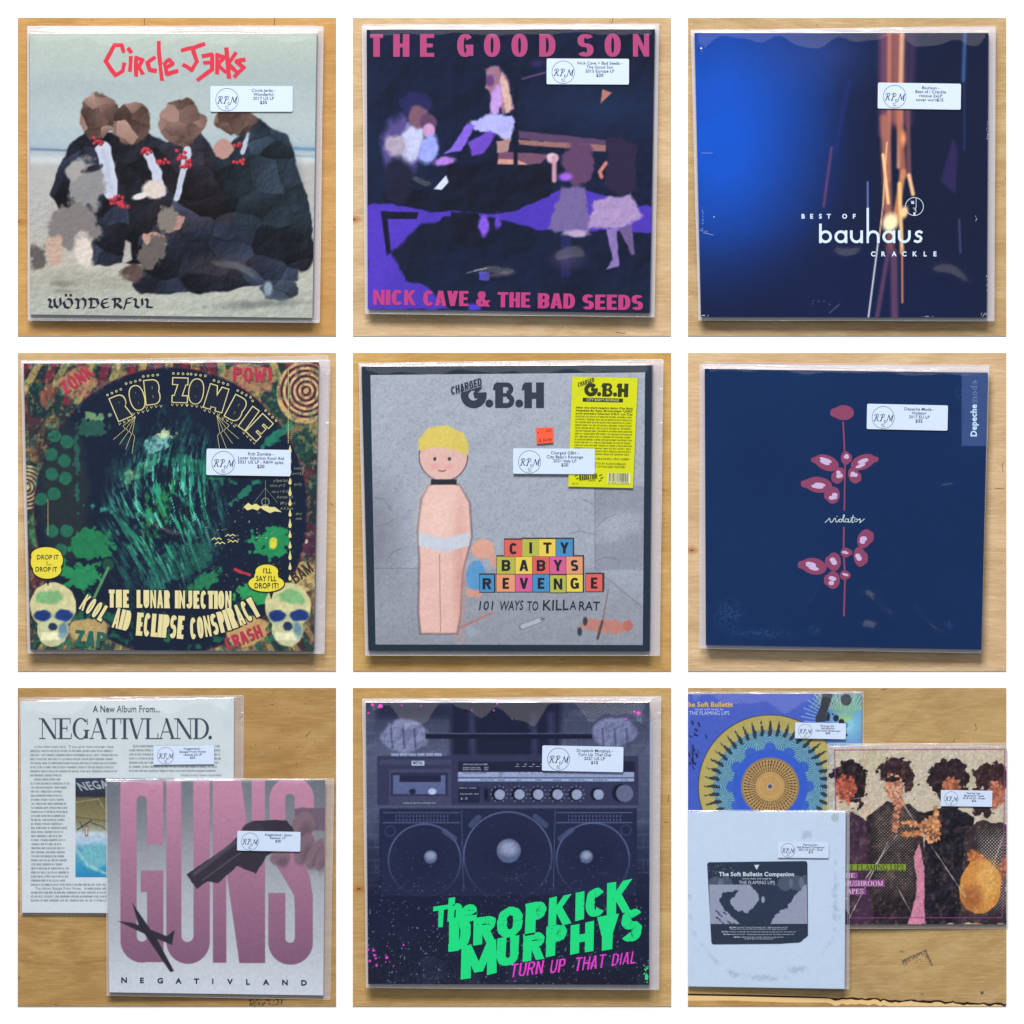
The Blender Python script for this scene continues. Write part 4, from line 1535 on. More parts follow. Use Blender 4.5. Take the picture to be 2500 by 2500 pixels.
# the big dark disc
c.ell(925, 950, 800, 840, (116, 34, 58), soft=4)
c.ell(925, 950, 795, 835, (12, 26, 50), soft=4)
c.ell(300, 850, 150, 420, (34, 44, 50), soft=60, rough=30, a=.9)
for (x, y) in [(248, 510), (320, 545), (228, 620), (305, 655), (232, 735), (312, 758), (245, 850), (232, 1065), (318, 1065), (285, 1175), (170, 880)]:
    c.ell(x, y, 38, 38, (34, 108, 84), soft=5, rough=5, rs=20, a=.85, seed=x)
g1 = np.clip((c.n(60, 90, 21, 5, .62) - .56) * 9, 0, 1)
g2 = np.clip((c.n(34, 60, 23, 5, .65) - .56) * 10, 0, 1)
m1 = np.clip(1.25 - np.hypot((c.X - 880) / 300, (c.Y - 900) / 520), 0, 1)
c.mix(g1 * m1 * .9, (38, 120, 92))
c.mix(g2 * m1 * .7, (52, 160, 140))
for (x, y, rx, ry, rot, col) in [(850, 560, 70, 50, -20, (130, 196, 190)), (790, 690, 80, 46, -35, (70, 158, 130)), (700, 740, 70, 30, -40, (140, 176, 130)),
                                 (880, 920, 46, 170, 12, (40, 132, 78)), (790, 1060, 30, 150, 0, (42, 138, 76)), (1100, 700, 180, 40, 22, (34, 110, 92)),
                                 (620, 950, 100, 14, 10, (50, 140, 120)), (1350, 840, 90, 16, -40, (38, 128, 100)), (900, 500, 40, 20, 0, (206, 220, 170)),
                                 (1540, 510, 30, 110, 50, (34, 128, 100)), (470, 460, 80, 50, 5, (40, 92, 76)), (480, 395, 70, 18, 0, (120, 160, 110)), (380, 640, 10, 200, 0, (36, 96, 84)),
                                 (1000, 1240, 190, 90, -20, (30, 96, 84)), (1120, 1360, 120, 40, -30, (38, 132, 84)), (850, 1340, 40, 90, 0, (30, 100, 86))]:
    c.ell(x, y, rx, ry, col, rot, soft=8, rough=26, rs=26, seed=x, a=.85)
c.mix(np.clip((c.n(26, 30, 41, 4, .7) - .5) * 8, 0, 1) * m1 * .75, (10, 24, 44))
# long inked strands
u_ = c.X + 130 * np.sin((c.Y - 300) / 270.0) + 60 * np.sin(c.X / 190.0)
st = vnoise(u_ / 20.0, c.Y / 150.0, 71, 3, .6)
m2 = np.clip(1.35 - np.hypot((c.X - 900 + (c.Y - 900) * .12) / 330, (c.Y - 960) / 470) * 1.1, 0, 1) * (.35 + c.n(160, 190, 73))
c.mix(np.clip((st - .55) * 14, 0, 1) * np.clip(m2 * 1.4, 0, 1), (44, 150, 116))
c.mix(np.clip((vnoise(u_ / 13.0 + 9, c.Y / 90.0, 75, 3, .6) - .66) * 16, 0, 1) * np.clip(m2 * 1.3, 0, 1), (96, 196, 176))
c.mix(np.clip((vnoise(u_ / 18.0 + 3, c.Y / 120.0, 77, 3, .6) - .56) * 14, 0, 1) * np.clip(m2 * 1.2, 0, 1), (9, 24, 44))
edge_ = np.clip((np.hypot((c.X - 925) / 800, (c.Y - 950) / 840) - .97) * 30, 0, 1)
c.mix(np.clip((c.n(26, 26, 81, 4, .65) - .53) * 12, 0, 1) * edge_ * .4, (24, 30, 40))
c.mix(np.clip((c.n(22, 30, 83, 4, .65) - .60) * 12, 0, 1) * edge_ * .38, (206, 182, 116))
c.mix(np.clip((c.n(24, 24, 85, 4, .65) - .62) * 12, 0, 1) * edge_ * .45, (40, 130, 96))
c.ell(450, 1150, 130, 100, (30, 118, 76), soft=8, rough=60, rs=30)
c.ell(1520, 1140, 110, 90, (32, 136, 84), soft=8, rough=70, rs=34)
c.ell(1520, 1140, 22, 30, (220, 206, 60), soft=6, rough=12)
c.ell(400, 1330, 110, 80, (34, 130, 82), soft=8, rough=60, rs=30)
c.ell(1400, 1440, 110, 70, (44, 148, 84), soft=8, rough=60, rs=30)
c.ell(560, 1260, 34, 36, (30, 70, 60), soft=5)
c.line([(560, 1280), (470, 1470)], 16, (84, 136, 92))
c.mix(np.clip((c.n(12, 12, 51, 2) - .8) * 12, 0, 1) * np.clip(1.2 - np.hypot((c.X - 1350) / 320, (c.Y - 1150) / 300), 0, 1), (226, 220, 170))
c.mix(np.clip((c.n(60, 60, 55, 4, .6) - .6) * 9, 0, 1) * np.clip((c.Y - 1400) / 120, 0, 1) * .8, (30, 110, 78))
c.line([(1300, 1290), (1380, 1320)], 18, (190, 56, 70), rough=10, rs=20)
c.ell(450, 1640, 120, 66, (178, 154, 104), soft=10, rough=12)
c.ell(1370, 1650, 120, 80, (186, 152, 100), -20, soft=10, rough=16)
# two pale rounded forms at the foot
for (x, k) in ((238, 1), (1605, -1)):
    c.ell(x, 1500, 134, 136, (206, 200, 150), soft=5, rough=6)
    c.ell(x, 1640, 92, 96, (190, 192, 150), soft=5, rough=8)
    c.ell(x - 20 * k, 1450, 80, 40, (116, 172, 116), soft=14, rough=18, a=.9)
    c.ell(x - 62, 1556, 50, 34, (24, 52, 116), soft=10, rough=8)
    c.ell(x + 66, 1556, 50, 34, (28, 56, 120), soft=10, rough=8)
    c.ell(x, 1620, 26, 24, (34, 48, 84), soft=8, rough=6)
    c.rect(x - 70, 1655, x + 70, 1700, (228, 226, 186), soft=8, rough=5)
    c.ell(x + 60, 1640, 26, 50, (50, 100, 150), soft=18, rough=12, a=.6)
c.mott(.14, 22, 8)
c.build(4, "cover_picture", A.lev(1), A.jacket, A.root)
pale = (222, 212, 150)
LT = [("R", 632, 345, -23), ("O", 728, 290, -14), ("B", 816, 256, -6), ("Z", 978, 245, 2), ("O", 1072, 252, 7), ("M", 1188, 292, 17), ("B", 1306, 352, 28), ("I", 1378, 410, 36), ("E", 1440, 462, 44)]
F = Flat(4)
F2 = Flat(4)
for ch, x, y, r in LT:
    w_ = {'I': 30, 'M': 112, 'Z': 84}.get(ch, 80)
    F.boldletter(ch, x, y, 138, w_, t=.3, n=.25, rot=r, grow=5.5)
    F2.boldletter(ch, x, y, 138, w_, t=.3, n=.25, rot=r)
    for k in range(4 if ch != 'I' else 1):
        a = math.radians(r)
        px, py = -42 + 28 * k, -96
        F.ring(x + px * math.cos(a) - py * math.sin(a), y + px * math.sin(a) + py * math.cos(a), 4, 7, 14)
        py = 86
        bx, by = x + px * math.cos(a) - py * math.sin(a), y + px * math.sin(a) + py * math.cos(a)
        F.line([(bx - 7, by - 6), (bx, by + 7), (bx + 7, by - 6)], 2.2)
for s, (x, y) in ((-1, (718, 396)), (1, (1192, 392))):
    for k in range(4):
        ex, ey = x + s * (20 + k * 36), y + 220 - k * 28
        mx, my = x + (ex - x) * .5, y + (ey - y) * .5
        F.line([(x, y), (mx + s * 8, my - 10), (mx - s * 6, my + 8), (ex, ey)], 2)
A.put(F, pale, 3)
A.put(F2, (12, 24, 46), 4, name="lettering_inside")
F = Flat(4)
F0 = Flat(4)
for s, x, w in (("THE", 560, 124), ("LUNAR", 722, 200), ("INJECTION", 950, 330)):
    F.cut()
    F0.cut()
    ww = w / (len(s) - (.55 * s.count("I")))
    px = x
    for ch in s:
        q = ww * .45 if ch == "I" else ww
        F0.boldletter(ch, px + q / 2, 1458 + (px - 560) * .012, 104, q - 7, t=.21, n=.2, grow=6)
        F.boldletter(ch, px + q / 2, 1458 + (px - 560) * .012, 104, q - 7, t=.21, n=.2)
        px += q
for s, xa, xb, ya, yb, hh in (("KOOL", 408, 548, 1520, 1604, 98), ("AID", 590, 692, 1626, 1650, 118), ("ECLIPSE", 722, 1004, 1672, 1694, 134), ("CONSPIRACY", 1034, 1426, 1694, 1560, 124)):
    F.cut()
    F0.cut()
    W = [.5 if ch == 'I' else 1.0 for ch in s]
    acc = 0
    for i, ch in enumerate(s):
        u = (acc + W[i] / 2) / sum(W)
        acc += W[i]
        bow = -4 * u * (1 - u) * 0 
        x = xa + (xb - xa) * u
        y = ya + (yb - ya) * (u if s != "CONSPIRACY" else u ** 1.7)
        r = math.degrees(math.atan2(yb - ya, xb - xa)) * (1 if s != "CONSPIRACY" else u * 1.6)
        q = (xb - xa) * W[i] / sum(W) - 6
        F0.boldletter(ch, x, y - hh / 2, hh, q, t=.185, n=.19, rot=r, grow=6)
        F.boldletter(ch, x, y - hh / 2, hh, q, t=.185, n=.19, rot=r)
A.put(F0, (16, 26, 40), 3, name="lettering_outline")
A.put(F, (226, 214, 158), 4)
# speech balloons
F = Flat(4)
F0 = Flat(4)
for (x, y, rx, ry) in [(200, 1205, 88, 46), (205, 1290, 82, 52), (150, 1240, 40, 50), (255, 1235, 42, 50), (200, 1250, 90, 66)]:
    F0.disc(x, y, rx + 6, ry + 6)
    F.disc(x, y, rx, ry)
F.cut()
F0.cut()
for (x, y, rx, ry) in [(1483, 1300, 66, 40), (1480, 1370, 104, 48), (1480, 1335, 70, 60)]:
    F0.disc(x, y, rx + 6, ry + 6)
    F.disc(x, y, rx, ry)
F0.poly([(192, 1340), (222, 1340), (210, 1385)]); F0.poly([(1495, 1410), (1525, 1410), (1508, 1462)])
A.put(F0, (22, 26, 30), 5, name="balloon_outline")
A.put(F, (228, 212, 62), 6, name="speech_balloon")
F = Flat(4)
F.text("DROP IT", 208, 1230, 26, 'c', off=.02, sx=.86)
F.text("!...", 216, 1262, 22, 'c', off=.02)
F.text("DROP IT", 200, 1300, 26, 'c', off=.02, sx=.86)
F.cut()
F.text("I'LL", 1486, 1310, 28, 'c', off=.03, sx=.8)
F.text("SAY I'LL", 1480, 1356, 30, 'c', off=.03, sx=.74)
F.text("DROP IT!", 1482, 1398, 30, 'c', off=.03, sx=.76)
A.put(F, (22, 26, 30), 7, name="balloon_words")
F = Flat(4)
F.line([(160, 1318), (200, 1328), (255, 1316)], 5)
F.bold("ZONK", 312, 272, 76, t=.2, w=.6, rot=-34)
F.cut()
F.bold("POW", 1285, 188, 80, t=.22, w=.66, rot=3)
F.cut()
F.text("!", 1490, 180, 66, off=.09)
F.cut()
F.bold("CRASH", 1258, 1760, 74, t=.22, w=.56, track=.06, rot=-22)
A.put(F, (176, 46, 76), 5, name="comic_words")
F = Flat(4)
F.bold("ZAP", 362, 1735, 96, t=.22, w=.56, rot=5)
A.put(F, (24, 96, 84), 5, name="comic_words")
F = Flat(4)
F.bold("BAM", 1650, 1370, 70, t=.14, w=.52, rot=-34)
A.put(F, (54, 44, 40), 5, name="comic_words")
# chalk formulae, bats and the row of drops
F = Flat(4)
for i, s in enumerate(["cos(n/2", "x+1=53", "y-2px(-2x) 53", "cos y, y=-2", "(x+2)", "cos y = 8 15", "0-arcsin 5 0", "BP: y = n-1", "A A 3cos", "sin y", "cosx"]):
    F.text(s, [1640, 1630, 1520, 1500, 1640, 1510, 1540, 1560, 1560, 1650, 1650][i], [706, 738, 778, 806, 800, 842, 874, 910, 940, 970, 998][i], 15, sx=.9, shear=.2)
F.ring(1475, 895, 20, 24, 30, r0x=None)
F.line([(1475, 770), (1475, 910)], 2); F.line([(1475, 815), (1405, 905)], 1.6); F.line([(1475, 815), (1545, 900)], 1.6)
A.put(F, (140, 146, 130), 3, name="chalk_formulae")
F = Flat(4)
for y in range(580, 1330, 62):
    h = 18 if y % 3 else 26
    F.disc(1618, y + 18, 9, h * .62, 14)
    F.poly([(1610, y + 14), (1618, y - h), (1626, y + 14)])
F.poly([(1348, 925), (1375, 900), (1395, 915), (1420, 905), (1450, 925), (1430, 945), (1400, 935), (1370, 945)])
F.poly([(1440, 925), (1475, 910), (1500, 925), (1530, 925), (1570, 955), (1530, 950), (1500, 960), (1470, 945)])
for (x, y) in [(1270, 1090), (1190, 1110), (1210, 1135), (1285, 1125)]:
    F.line([(x - 28, y + 6), (x - 12, y - 6), (x, y + 4), (x + 14, y - 6), (x + 30, y + 4)], 5)
for k in range(40):
    F.rect(1606, 120 + k * 11.5, 1610, 127 + k * 11.5) if k < 38 else None
    F.rect(208, 880 + k * 7, 211, 884 + k * 7) if k < 30 else None
A.put(F, (220, 212, 140), 3, name="drops_and_bats")
A.sticker((1133, 585), (1624, 593), ["Rob Zombie -", "Lunar Injection Kool Aid", "2021 US LP - RBW splat."], "$20")
# ================================================================== panel 5
jq = [(78, 108), (1768, 100), (1755, 1765), (118, 1762)]
sq = [(62, 90), (1835, 67), (1812, 1790), (100, 1790)]
pile(5, jq, sq, [
    ("lowest record of the pile under the grey album with lettered toy blocks",
     [(12, 14), (0, 10), (2, -12), (2, -10)], [(8, 6), (-4, 8), (-10, -6), (4, -6)], (46, 46, 52)),
    ("second record down beneath the grey album with lettered toy blocks",
     [(4, 6), (10, -2), (4, -4), (2, -4)], [(0, -3), (-2, -3), (3, 0), (0, -3)], (22, 26, 34))], 51)
A = Album(5, jq, sq, "grey record album with black border, lettered toy blocks and a yellow text sticker",
          zb=PZ(2), edge=(24, 40, 58), wave=(40, 12, 0), seed=3, group="albums in clear sleeves lying on wooden panels")
iq = [(130, 157), (1728, 142), (1715, 1728), (160, 1725)]
c = Can(iq, 330)
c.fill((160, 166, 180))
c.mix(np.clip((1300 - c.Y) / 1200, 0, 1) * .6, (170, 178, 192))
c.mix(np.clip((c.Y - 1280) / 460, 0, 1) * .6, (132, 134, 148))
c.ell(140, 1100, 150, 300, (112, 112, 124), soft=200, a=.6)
c.rect(1436, 800, 1760, 1290, (138, 142, 158), soft=6, a=.8)
c.poly([(150, 1282), (1436, 1280), (1720, 1500), (1720, 1730), (150, 1730)], (146, 150, 162), soft=6, a=.6)
c.ell(1560, 1040, 150, 70, (176, 180, 192), -20, soft=50, rough=20, a=.6)
c.mix(np.clip((c.n(9, 9, 5, 2) - .5) * 2, 0, 1) * .4, (110, 112, 122))
for L in [[(1436, 800), (1436, 1282)], [(1436, 1282), (1715, 1510)], [(150, 1282), (420, 1282)], [(1370, 880), (1410, 900), (1436, 930)], [(1285, 1080), (1350, 1066), (1436, 1086)],
          [(1440, 1240), (1490, 1216), (1560, 1226)], [(1440, 1050), (1500, 990), (1560, 966)], [(150, 870), (210, 880), (250, 945)], [(160, 1035), (210, 1030), (260, 1000)], [(215, 1240), (260, 1190), (310, 1165)]]:
    c.line(L, 4, (96, 98, 112), a=.7)
sk, ol = (224, 184, 174), (84, 64, 72)
# a plain turned peg: round top, tapering body, white band, yellow cap
for (g, cc) in ((6, ol), (0, None)):
    K = lambda v: cc or v
    c.poly([(430 - g, 880), (470, 800 - g), (560, 780 - g), (650, 800 - g), (705 + g, 900), (718 + g, 1100), (664 + g, 1300), (650 + g, 1560), (632 + g, 1660 + g), (424 - g, 1660 + g), (412 - g, 1540), (418 - g, 1240), (408 - g, 1060)], K(sk), soft=14)
    c.ell(555, 630, 138 + g, 140 + g, K((218, 178, 170)), soft=4)
c.ell(520, 1000, 90, 190, (232, 200, 190), soft=120, a=.6)
c.ell(650, 1350, 30, 300, (198, 142, 132), soft=50, a=.6)
c.line([(532, 1200), (538, 1650)], 5, (150, 104, 104), soft=6, a=.8)
c.poly([(412, 1070), (560, 1110), (712, 1070), (704, 1150), (560, 1190), (412, 1150)], (196, 200, 212), soft=4)
c.poly([(412, 600), (412, 520), (480, 458), (580, 452), (670, 490), (700, 560), (698, 620), (620, 590), (500, 575)], (212, 192, 98), soft=5, rough=8, rs=20)
c.rect(482, 764, 632, 796, (36, 38, 48), soft=4)
for x_ in (505, 590):
    c.ell(x_, 645, 9, 11, (52, 50, 62), soft=4)
    c.ell(x_, 690, 24, 14, (222, 150, 148), soft=20, a=.7)
c.line([(528, 712), (546, 718), (566, 712)], 7, (130, 62, 72), soft=4)
# peach and blue bundle beside it
c.ell(785, 1170, 66, 56, (214, 160, 142), soft=4, rough=4)
c.ell(745, 1330, 56, 92, (88, 148, 196), soft=4, rough=5)
c.ell(712, 1425, 26, 24, (206, 150, 134), soft=4)
c.ell(752, 1430, 26, 24, (206, 150, 134), soft=4)
c.ell(845, 1230, 20, 50, (206, 150, 136), -16, soft=4)
# tools at the foot
c.line([(840, 1540), (652, 1628)], 12, (176, 118, 112))
c.poly([(678, 1628), (716, 1620), (772, 1650), (712, 1690)], (150, 158, 172), soft=4)
c.line([(1012, 1622), (1120, 1582)], 34, (110, 116, 128)); c.line([(1016, 1620), (1116, 1583)], 26, (172, 178, 190)); c.line([(1120, 1580), (1142, 1574)], 8, (96, 100, 112))
c.ell(1500, 1620, 130, 42, (184, 126, 116), 6, soft=5, rough=16, rs=30)
c.ell(1628, 1616, 30, 32, (178, 108, 96), soft=5)
c.ell(1380, 1590, 14, 26, (58, 58, 68)); c.ell(1348, 1650, 14, 26, (58, 58, 68))
c.line([(1514, 1405), (1480, 1600)], 8, (120, 110, 112)); c.line([(1480, 1590), (1452, 1690)], 16, (84, 74, 74))
c.relief(1.0, 160, 2.5, 6)
c.mott(.06, 8, 8, 3)
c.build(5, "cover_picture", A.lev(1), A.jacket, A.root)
R_, O_, Y_, B_, P_, G_ = (214, 96, 88), (222, 150, 110), (226, 200, 78), (66, 138, 190), (206, 92, 146), (176, 178, 74)
rows = [[("C", R_, 910, 1114, 1116), ("I", G_, 1014, 1114, 1112), ("T", Y_, 1112, 1210, 1112), ("Y", B_, 1210, 1310, 1112)],
        [("B", G_, 866, 974, 1214), ("A", Y_, 974, 1074, 1214), ("B", R_, 1074, 1174, 1214), ("Y", P_, 1174, 1270, 1214), ("S", O_, 1270, 1368, 1214)],
        [("R", B_, 766, 852, 1320), ("E", O_, 864, 974, 1318), ("V", P_, 974, 1074, 1318), ("E", B_, 1074, 1174, 1318), ("N", G_, 1176, 1270, 1322), ("G", Y_, 1272, 1368, 1318), ("E", R_, 1384, 1482, 1316)]]
LF = Flat(5)
OUT = Flat(5)
byc = {}
for row in rows:
    for (ch, col, xa, xb, y) in row:
        if ch == "C":
            xb = 1016
        OUT.rect(xa - 3, y - 9, xb + 6, y + 104)
        F = Flat(5)
        F.rect(xa, y, xb - 3, y + 100)
        A.put(F, col, 3, name="toy_block")
        LF = Flat(5)
        LF.boldletter(ch, (xa + xb) / 2 - 1, y + 51, 64, {'I': 16, 'E': 38, 'T': 48, 'C': 46, 'S': 44}.get(ch, 50), t=.25, n=.2)
        A.put(LF, (22, 26, 36), 4, name="block_letter")
OUT.rect(1476, 1308, 1492, 1410)
A.put(OUT, (58, 50, 56), 2, name="block_outline")
F = Flat(5)
for (s, x, y, h, r) in [("101", 748, 1524, 50, -1), ("WAYS", 880, 1528, 54, -2), ("TO", 1040, 1526, 52, 0), ("KILL", 1128, 1526, 58, -1), ("A", 1290, 1522, 50, 0), ("RAT", 1338, 1524, 50, 1)]:
    F.cut()
    F.text(s, x, y, h, rot=r, sx={"WAYS": .62, "101": .95, "KILL": .95, "TO": .62, "RAT": .9, "A": .75}.get(s, .8), shear=.14 if s in ("101", "WAYS") else .05, off=.012)
A.put(F, (30, 34, 48), 3)


def logo(F, ox, oy, k, gr=0):
    """CHARGED G.B.H"""
    f = lambda x, y: (ox + x * k, oy + y * k)
    F.ring(*f(75, 80), 30 * k, 75 * k, 40, 0, 312, sy=.98)
    F.poly([f(72, 66), f(150, 60), f(150, 90), f(80, 98)])
    F.poly([f(95, 36), f(126, 36), f(84, 78), f(72, 66)])
    for dx in (166, 340):
        F.disc(*f(dx, 126), 23 * k)
    x = 200
    F.poly([f(192, 18), f(206, 4), f(206, 4), f(246, 4), f(246, 152), f(200, 152), f(200, 48), f(186, 48)])
    F.ring(*f(266, 42), 12 * k, 40 * k, 20, -90, 90, sy=.95)
    F.ring(*f(268, 110), 14 * k, 44 * k, 20, -90, 90, sy=.95)
    F.rect(*f(246, 4), *f(268, 30)); F.rect(*f(246, 66), *f(270, 86)); F.rect(*f(246, 124), *f(270, 152))
    F.poly([f(360, 18), f(374, 4), f(414, 4), f(414, 152), f(370, 152), f(370, 48), f(354, 48)])
    F.rect(*f(438, 4), *f(484, 152)); F.rect(*f(414, 62), *f(438, 98))


F = Flat(5)
logo(F, 656, 196, 1.0)
A.put(F, (46, 52, 70), 3)
F = Flat(5)
F.bold("CHARGED", 600, 277, 54, t=.32, w=.56, track=-.02, fit=190, rot=-17, shear=.2)
A.put(F, (160, 166, 180), 4, name="lettering_outline")
F = Flat(5)
F.bold("CHARGED", 602, 273, 46, t=.22, w=.56, track=.08, fit=186, rot=-17, shear=.2)
A.put(F, (40, 46, 62), 5)
F = Flat(5)
F.disc(1492, 640, 1)
# yellow text sticker on the sleeve
up = .0022
z0 = lambda x, y: A.jz(x, y) + .0018
z1 = lambda x, y: A.jz(x, y) + up
zz = lambda k: (lambda x, y: A.jz(x, y) + up + .00015 * k)
ys = prism(5, [(1305, 166), (1686, 174), (1658, 815), (1281, 806)], z0, z1, "yellow_text_sticker", ink((204, 208, 24), .5), A.root, A.root)
yt = (48, 54, 30)
fr = ((1305, 166), (1.0, .021), (-.040, 1.0))


def yput(F, c, k, nm="sticker_print"):
    return F.build(nm, zz(k), ink(c, .55), ys, A.root)


F = Flat(5, fr)
logo(F, 72, 32, .53)
F.rect(66, 122, 300, 144)
F.bold("CHARGED", 36, 61, 25, t=.22, w=.56, track=.1, fit=100, rot=-20, shear=.2)
rr = random.Random(5)
F.text("After the chart-topping debut City Baby", 28, 184, 11, fit=332, off=.03)
F.text("Attacked By Rats, Birmingham 'UK82'", 28, 201, 11, fit=332, off=.03)
F.text("punk pioneers Charged G.B.H. cut City", 28, 218, 11, fit=332, off=.03)
for k in range(14):
    F.greek(28 if k < 12 else 150, 360, 235 + k * 16.7, 8, rr)
F.text("DOUBLE SIDED LYRIC INSERT", 128, 480, 11.5, fit=226)
F.text("PHOTO BY ALISON BRAUN", 128, 508, 11.5, fit=205)
F.text("60x40 CM FOLDED POSTER!", 118, 526, 11.5, fit=212)
F.text("RRS136", 22, 626, 8)
F.bold("RADIATION", 66, 604, 36, t=.18, w=.42, track=.05, fit=104, rot=-6)
F.text("REISSUES", 118, 608, 7, rot=-6)
for (x, y, s) in ((36, 580, 1), (46, 596, 1), (186, 590, 1), (178, 574, 1), (176, 606, 1)):
    F.line([(x, y), (x + 10, y - 8), (x + 6, y), (x + 18, y - 10)], 3)
yput(F, yt, 1)
F = Flat(5, fr)
F.text("CITY BABY'S REVENGE", 183, 139, 12.5, 'c', fit=190)
F.rect(228, 555, 362, 618)
yput(F, (214, 218, 160), 2)
F = Flat(5, fr)
x = 236
while x < 352:
    w = rr.choice([1.6, 2.6, 4.5])
    F.rect(x, 556, x + w, 606)
    x += w + rr.choice([1.8, 2.8, 4])
F.text("8 055515 232349", 232, 616, 7.5, fit=122)
yput(F, (40, 44, 60), 3)
# small orange price tag
og = prism(5, [(1094, 465), (1192, 461), (1194, 551), (1098, 558)], z0, zz(0), "orange_price_tag", ink((246, 92, 62), .5), A.root, A.root)
F = Flat(5)
F.text("263", 1152, 488, 15, rot=-2); F.text("$ 34.99", 1112, 546, 18, fit=74, rot=-2); F.line([(1102, 492), (1112, 491)], 3)
F.build("sticker_print", zz(1), ink((120, 38, 34), .6), og, A.root)
A.sticker((961, 583), (1436, 586), ["Charged GBH -", "City Baby's Revenge", "2021 Italy LP"], "$20", tx=304, lift=.0014)

# ================================================================== panel 6
jq = [(120, 120), (1768, 145), (1730, 1755), (127, 1728)]
sq = [(92, 96), (1777, 104), (1730, 1774), (88, 1748)]
pile(6, jq, sq, [
    ("lowest record of the navy album pile, its clear sleeve edge standing out top left",
     [(4, 10), (-8, 2), (0, -6), (4, -8)], [(34, -14), (-4, -6), (-6, 4), (6, -6)], (36, 40, 60)),
    ("second record down beneath the navy album with maroon shapes",
     [(0, 4), (0, -4), (0, -4), (0, -6)], [(6, -2), (-2, -2), (0, 2), (10, -4)], (22, 28, 50))], 61)
A = Album(6, jq, sq, "plain navy record album with maroon petal shapes and a thin white script word",
          zb=PZ(2), edge=(12, 40, 84), wave=(14, 8, 0), seed=12, group="albums in clear sleeves lying on wooden panels")
c = A.picture(n=260)
c.fill((2, 38, 84))
c.mix(np.clip(c.n(600, 600, 3) - .3, 0, 1) * .5, (8, 52, 102))
for (x, y, rx, ry, sd) in [(1600, 270, 40, 60, 1), (1545, 1600, 36, 60, 2), (450, 1660, 260, 40, 3), (760, 1640, 60, 40, 4), (260, 1550, 120, 120, 5)]:
    m = np.clip(1 - np.hypot((c.X - x) / rx, (c.Y - y) / ry), 0, 1) * (c.n(7, 7, sd, 2) > .55)
    c.mix(m * .5, (66, 104, 156))
c.rect(1622, 148, 1770, 570, (54, 76, 128), soft=3)
c.rect(1615, 150, 1624, 572, (54, 76, 128), soft=3)
c.mott(.04, 30, 4)
c.build(6, "cover_picture", A.lev(1), A.jacket, A.root)
# a plain sprig of ovals in two colours
mar, pk = (136, 62, 98), (200, 178, 216)
F = Flat(6)
G = Flat(6)


def oval(x, y, rx, ry, rot, hl=True):
    a = math.radians(rot)
    pts = [(x + rx * math.cos(q) * math.cos(a) - ry * math.sin(q) * math.sin(a), y + rx * math.cos(q) * math.sin(a) + ry * math.sin(q) * math.cos(a)) for q in np.linspace(0, 2 * math.pi, 26, endpoint=False)]
    tip = -1 if x < 930 else 1
    pts = [(px + tip * (rx * .3 * math.cos(a) if (px - x) * tip > rx * .86 else 0), py) for px, py in pts]
    F.poly(pts)
    if hl:
        r3 = random.Random(int(x + y))
        for _ in range(3):
            ox, oy = r3.uniform(-.35, .35) * rx, r3.uniform(-.35, .35) * ry
            pts = [(x + (ox + rx * .42 * math.cos(q)) * math.cos(a) - (oy + ry * .24 * math.sin(q)) * math.sin(a),
                    y + (ox + rx * .42 * math.cos(q)) * math.sin(a) + (oy + ry * .24 * math.sin(q)) * math.cos(a)) for q in np.linspace(0, 2 * math.pi, 12, endpoint=False)]
            G.poly(pts)


F.line([(925, 430), (932, 560)], 9); F.line([(932, 560), (936, 700), (932, 945)], 9)
F.cut()
F.line([(930, 1042), (928, 1180), (936, 1330), (930, 1560)], 10)
for a_ in [(928, 376, 60, 44, 0), (830, 668, 74, 44, 22), (1040, 664, 74, 42, -22), (940, 640, 28, 40, 0), (900, 742, 32, 50, 20), (988, 742, 32, 48, -20), (782, 796, 80, 46, 8), (866, 856, 40, 50, 8),
           (1050, 1110, 40, 58, 22), (1022, 1215, 36, 58, -8), (940, 1190, 30, 28, 0), (756, 1270, 74, 48, 12), (872, 1244, 40, 54, 0), (866, 1350, 40, 52, 0), (934, 1322, 28, 28, 30)]:
    F.cut()
    G.cut()
    oval(*a_, hl=a_[1] > 400)
A.put(F, mar, 2, name="printed_shapes")
A.put(G, pk, 3, name="printed_shapes")
F = Flat(6)
F.line([(820, 1016), (836, 1000), (846, 990), (852, 1014), (862, 1012), (874, 992), (880, 990)], 3.4)
F.line([(880, 992), (884, 1012), (894, 1012), (902, 996)], 3.4); F.disc(890, 980, 2.5, n=8)
F.ring(910, 1004, 7, 10, 18); F.line([(918, 1002), (928, 990), (934, 972), (928, 970), (924, 990), (926, 1012), (936, 1010)], 3.2)
F.ring(946, 1003, 8, 11, 18); F.line([(957, 994), (956, 1012), (964, 1014), (976, 996)], 3.2)
F.line([(984, 972), (976, 1000), (978, 1016), (988, 1012)], 3.4); F.line([(968, 990), (994, 986)], 3)
F.ring(1000, 1002, 7, 10, 18); F.line([(1008, 998), (1018, 1000), (1022, 992), (1026, 1000), (1022, 1018), (1034, 1006), (1050, 994)], 3.2)
A.put(F, (216, 236, 240), 3)
F = Flat(6)
F.text("Depeche", 1702, 516, 34, rot=-90, off=.05, fit=190)
A.put(F, (196, 222, 248), 3)
F = Flat(6)
F.text("mode", 1704, 322, 34, rot=-90, off=.05, fit=138)
A.put(F, (120, 152, 200), 3)
F = Flat(6)
F.text("mode", 1704, 322, 34, rot=-90, off=.0, fit=138)
A.put(F, (54, 76, 128), 4, name="lettering_inside")
A.sticker((1065, 324), (1535, 334), ["Depeche Mode -", "Violator", "2017 EU LP"], "$35")

